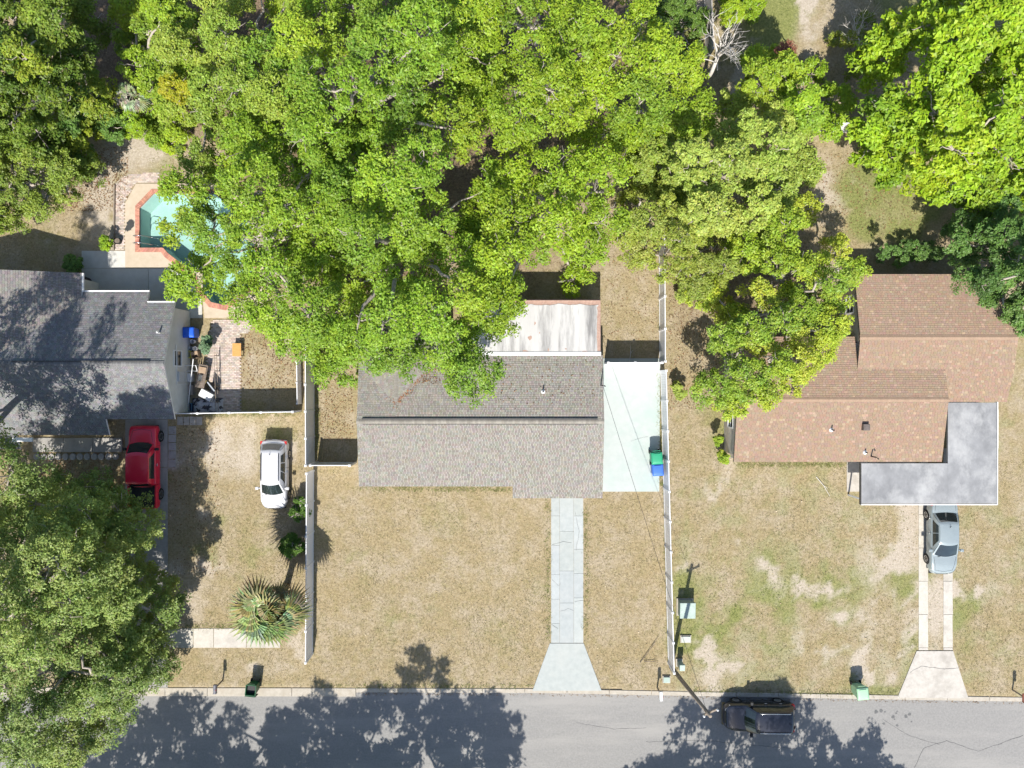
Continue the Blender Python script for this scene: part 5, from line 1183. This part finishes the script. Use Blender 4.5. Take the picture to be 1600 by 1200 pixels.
# ------------------------------------------------------------------ small things
def simple(name, label, cat, px, py, parts, rz=0, z=0, group=None):
    T = thing(name, label, cat, (*P(px, py, z)[:2], z), rz, group)
    for nm, mb, mt in parts: mb.build(nm, mt, T, bevel=.008)
    return T
plw = plast('white_plastic', (.6, .6, .6)); plg = plast('grey_plastic', (.35, .38, .42)); ply = plast('yellow_plastic', (.55, .5, .04)); cardb = pm('cardboard', (.30, .21, .14), (.38, .28, .19), 5, .9)
def bucket(m_): return [('pail', MB().lathe([(.0, .0), (.12, .0), (.15, .34), (.135, .34), (.11, .03), (0, .03)], 16), m_), ('bail', MB().tube([(-.15, 0, .3), (-.12, .1, .36), (0, .14, .38), (.12, .1, .36), (.15, 0, .3)], .008, 5), chrome)]
for lb_, x, y, mt in (('white bucket nearest the blue bin in the junk yard', 304, 534, plw), ('grey bucket between white buckets by the pale wall', 301, 545, plg), ('white bucket against the pale wall above yellow crate', 296, 543, plw), ('white bucket beside the potted plant in the junk yard', 308, 545, plw)): simple('bucket', lb_, 'bucket', x, y, bucket(mt))
def crate(w, d, h, t=.03):
    m = MB(); m.box((-w/2, -d/2, 0), (w/2, d/2, t))
    for a in ((-w/2, -d/2, w/2, -d/2+t), (-w/2, d/2-t, w/2, d/2), (-w/2, -d/2+t, -w/2+t, d/2-t), (w/2-t, -d/2+t, w/2, d/2-t)): m.box((a[0], a[1], t), (a[2], a[3], h))
    return m
simple('crate', 'yellow plastic crate in the junk yard by the pale wall', 'crate', 297, 554, [('crate_body', crate(.4, .45, .35), ply)], .05)
simple('box', 'brown cardboard box beside the yellow crate', 'box', 308, 555, [('carton', crate(.45, .45, .4), cardb), ('flap', MB().box((-.22, .0, .36), (.22, .22, .375)), cardb)], .2)
simple('box', 'grey tote stacked beside the wall halfway down the junk yard', 'box', 299, 590, [('tub', crate(.42, .5, .35), plg), ('lid', MB().box((-.23, -.27, .35), (.23, .27, .39)), plw)])
simple('box', 'flat taupe box near the blue tub in the junk yard', 'box', 298, 609, [('carton', crate(.5, .62, .32), pm('taupe', (.28, .25, .23), (.34, .31, .29), 4, .9)), ('lid', MB().box((-.26, -.32, .32), (.26, .32, .35)), pm('taupe', (0, 0, 0)))])
simple('tub', 'dark blue tub with pale rim in the corner of the junk yard', 'tub', 297, 636, [('basin', crate(.5, .5, .3), plast('navy_plastic', (.02, .04, .10))), ('rim', MB().tube([(-.25, -.25, .3), (.25, -.25, .3), (.25, .25, .3), (-.25, .25, .3), (-.25, -.25, .3)], .025, 6), plast('teal_plastic', (.12, .25, .35)))])
simple('workbench', 'dark cluttered bench in the middle of the junk yard', 'bench', 321, 588, [('top', MB().box((-.3, -.75, .55), (.3, .75, .6)), barkd), ('leg', MB().box((-.28, -.72, 0), (-.2, -.64, .55)), barkd), ('leg', MB().box((.2, -.72, 0), (.28, -.64, .55)), barkd), ('leg', MB().box((-.28, .64, 0), (-.2, .72, .55)), barkd), ('leg', MB().box((.2, .64, 0), (.28, .72, .55)), barkd), ('vice', MB().box((-.1, -.3, .6), (.12, .1, .78)), chrome), ('tray', MB().box((-.2, .2, .6), (.25, .6, .68)), cardb)], -.18)
simple('frame', 'white tubular frame leaning by the grey tote', 'frame', 304, 574, [('tube', MB().tube([(-.45, .1, 0), (-.45, .1, .7), (.4, .1, .72), (.4, .1, .0)], .03, 8), plw), ('tube', MB().tube([(-.45, -.25, 0), (-.45, -.25, .5), (.4, -.25, .5), (.4, -.25, 0)], .03, 8), plw), ('crossbar', MB().tube([(.4, .1, .7), (.4, -.25, .5)], .03, 8), plw)])
simple('white_cabinet', 'white appliance lying tilted on the crumpled tarp', 'appliance', 328, 617, [('casing', MB().box((-.42, -.25, .25), (.42, .25, .65)), plw), ('front_panel', MB().box((-.36, -.262, .3), (.36, -.25, .6)), trimw), ('foot', MB().box((-.38, -.2, 0), (-.3, .2, .25)), trimd), ('foot', MB().box((.3, -.2, 0), (.38, .2, .25)), trimd)], -.5)
simple('panel', 'dark sheet leaning behind the white appliance', 'panel', 338, 604, [('sheet', MB().box((-.35, -.03, .02), (.35, .03, .8)), trimd), ('edge', MB().box((-.37, -.04, .8), (.37, .04, .83)), plg)], -.9)
tp = thing('tarp', 'crumpled grey and black tarp heaped at the fence corner', 'tarp', P(325, 634, 0))
tm = MB()
def tarpf(u, v):
    x, y = (u-.5)*2.0, (v-.5)*1.0; e = (1-abs(2*u-1)**3)*(1-abs(2*v-1)**3)
    return (x, y, .03+e*(.12+.4*float(fbm(np.array([x*60.]), np.array([y*60.]), 18, 77)[0])))
for i in range(36):
    for j in range(22):
        q_ = [tarpf((i+a)/36, (j+b)/22) for a, b in ((0, 0), (1, 0), (1, 1), (0, 1))]; k_ = float(fbm(np.array([i*2.]), np.array([j*2.]), 9, 5)[0])
        tm.add(q_, [(0, 1, 2, 3)], (.9, .9, .92) if k_ > .5 else (.12, .12, .14))
tm.build('sheet', pm('tarp_vinyl', (.42, .42, .44), (.55, .55, .57), 6, .5, tint=True), tp, weld=True, smooth=True)
lp = thing('long_pole', 'long white pole leaning across the junk yard', 'pole', P(298, 634, 0)); MB().tube([Vector((*G(298, 634), .4)), Vector((*G(314, 561), 1.1))], .03, 8).build('shaft', plw, lp, world=True); MB().lathe([(.035, 0), (.05, .03), (.035, .08)], 8, (*G(314, 561), 1.08)).build('end_cap', cblack, lp, world=True)
rail_ = thing('garden_rail', 'rusty thin rail standing between junk yard and brick path', 'rail', P(344, 600, 0))
for yy in (556, 580, 604, 628, 645): MB().tube([(*G(342+(yy-556)*.03, yy), 0), (*G(342+(yy-556)*.03, yy), .75)], .025, 6).build('post', woodp, rail_, world=True)
for zz in (.35, .72): MB().tube([(*G(342, 554), zz), (*G(344.7, 646), zz)], .018, 6).build('bar', woodp, rail_, world=True)
simple('side_table', 'small orange wooden table on the edge of the brick path', 'table', 374, 547, [('top', MB().box((-.28, -.42, .42), (.28, .42, .46)), pm('orange_wood', (.48, .24, .07), (.58, .32, .11), 4, .6, stretch=(1, 5, 1)))] + [('leg', MB().box((sx*.24-.03, sy*.38-.03, 0), (sx*.24+.03, sy*.38+.03, .42)), barkd) for sx in (-1, 1) for sy in (-1, 1)])
simple('pot', 'black plant pot on the brick border west of the pool', 'pot', 187, 378, [('planter', MB().lathe([(0, 0), (.16, 0), (.22, .36), (.19, .36), (.14, .06), (0, .06)], 16), cblack), ('soil', MB().lathe([(0, .28), (.18, .28), (.18, .3), (0, .3)], 16), barkd)])
simple('trash_can', 'black can against the corner of charcoal house on the patio', 'can', 138, 440, [('can_body', MB().lathe([(0, 0), (.24, 0), (.28, .75), (0, .75)], 16), cblack), ('lid', MB().lathe([(0, .75), (.3, .75), (.29, .8), (0, .86)], 16), cblack)])
for lb_, a, b in (('thin stick lying on the dry lawn near the white mailbox', (1000, 1035), (1030, 992)), ('short twig crossing the stick on the dry lawn', (1006, 1033), (1028, 1034)), ('pale fallen branch on the grass left of the carport', (1275, 745), (1296, 775)), ('bent wire rod standing in the shaded strip behind the pad fence', (983, 566), (985, 540))):
    t_ = thing('stick', lb_, 'stick', P(*a, 0)); pa, pb = Vector((*G(*a), .04)), Vector((*G(*b), .06)); m_ = pa.lerp(pb, .5)+Vector((.05, .03, .04))
    MB().tube([pa, m_, pb], [.022, .018, .01], 6).build('shaft', deadm if 'pale' in lb_ or 'wire' in lb_ else barkd, t_, world=True); MB().tube([m_, m_+(pb-pa)*.15+Vector((.1, .05, .03))], .01, 5).build('twig', deadm if 'pale' in lb_ or 'wire' in lb_ else barkd, t_, world=True)

# fallen leaves and weeds
def litter():
    r_ = np.random.default_rng(99); pos = []; tint = []; size = []
    def put(n, x0, y0, x1, y1, z, jx=0, cs=((.20, .10, .05), (.28, .17, .08), (.14, .09, .05))):
        for _ in range(n):
            px, py = r_.uniform(x0, x1), r_.uniform(y0, y1); zz = z(px, py) if callable(z) else z
            pos.append(P(px, py, zz)); tint.append(np.array(cs[r_.integers(len(cs))])*r_.uniform(.7, 1.3)); size.append(r_.uniform(.05, .12))
    pale_ = ((.42, .33, .2), (.25, .19, .11), (.5, .42, .3))
    put(500, 500, 560, 552, 690, .01); put(350, 945, 340, 1028, 530, .01); put(1100, 1045, 400, 1120, 640, .01); put(600, 270, 660, 345, 900, .02); put(700, 375, 520, 470, 610, .01)
    put(1500, 60, 690, 190, 790, .03); put(1500, 100, 230, 200, 330, .01); put(900, 1270, 240, 1450, 370, .01); put(160, 560, 770, 850, 1070, .02, 0, pale_); put(60, 920, 780, 1030, 1070, .02, 0, pale_); put(350, 1050, 740, 1430, 1080, .02, 0, pale_)
    for k in range(1300):
        px = r_.uniform(0, 1600); pos.append((*G(px, kerb_py(px)+r_.uniform(5, 12)), -.08)); tint.append(np.array((.22, .15, .09))*r_.uniform(.6, 1.3)); size.append(r_.uniform(.04, .1))
    zroof = lambda px, py: fN(0, (600-py)/PXM*(H0-2.8)/H0)+.03
    for k in range(700):
        u = r_.random(); px, py = 617+58*u+r_.normal()*5, 626-68*u+r_.normal()*5; pos.append(P(px, py, zroof(px, py))); tint.append(np.array((.32, .16, .09))*r_.uniform(.7, 1.2)); size.append(r_.uniform(.05, .11))
    put(500, 640, 560, 730, 600, zroof); put(150, 740, 560, 930, 640, zroof)
    n = len(pos); nr = np.tile(np.array([0, 0, 1.]), (n, 1))+r_.normal(size=(n, 3))*.2
    o = build_leaves('leaf_litter', None, np.array(pos)+np.array([0, 0, .015]), nr, np.array(size), np.array(tint), GRASSM, .6)
    tag(o, 'scattered dry brown fallen leaves on yards, roof and gutter', 'leaves', kind='stuff')
litter()
oil = setting('oil_stains'); oilm = pm('oil_stain', (.10, .10, .10), (.15, .15, .148), 8, .8)
for k in range(14):
    x, y = G(random.uniform(1355, 1430), random.uniform(1110, 1135)); r0 = random.uniform(.04, .14)
    MB().add([(x+r0*math.cos(a)*random.uniform(.7, 1.2), y+r0*math.sin(a)*random.uniform(.7, 1.2), -.086) for a in np.linspace(0, 2*math.pi, 10)[:-1]], [tuple(range(9))]).build('stain', oilm, oil)
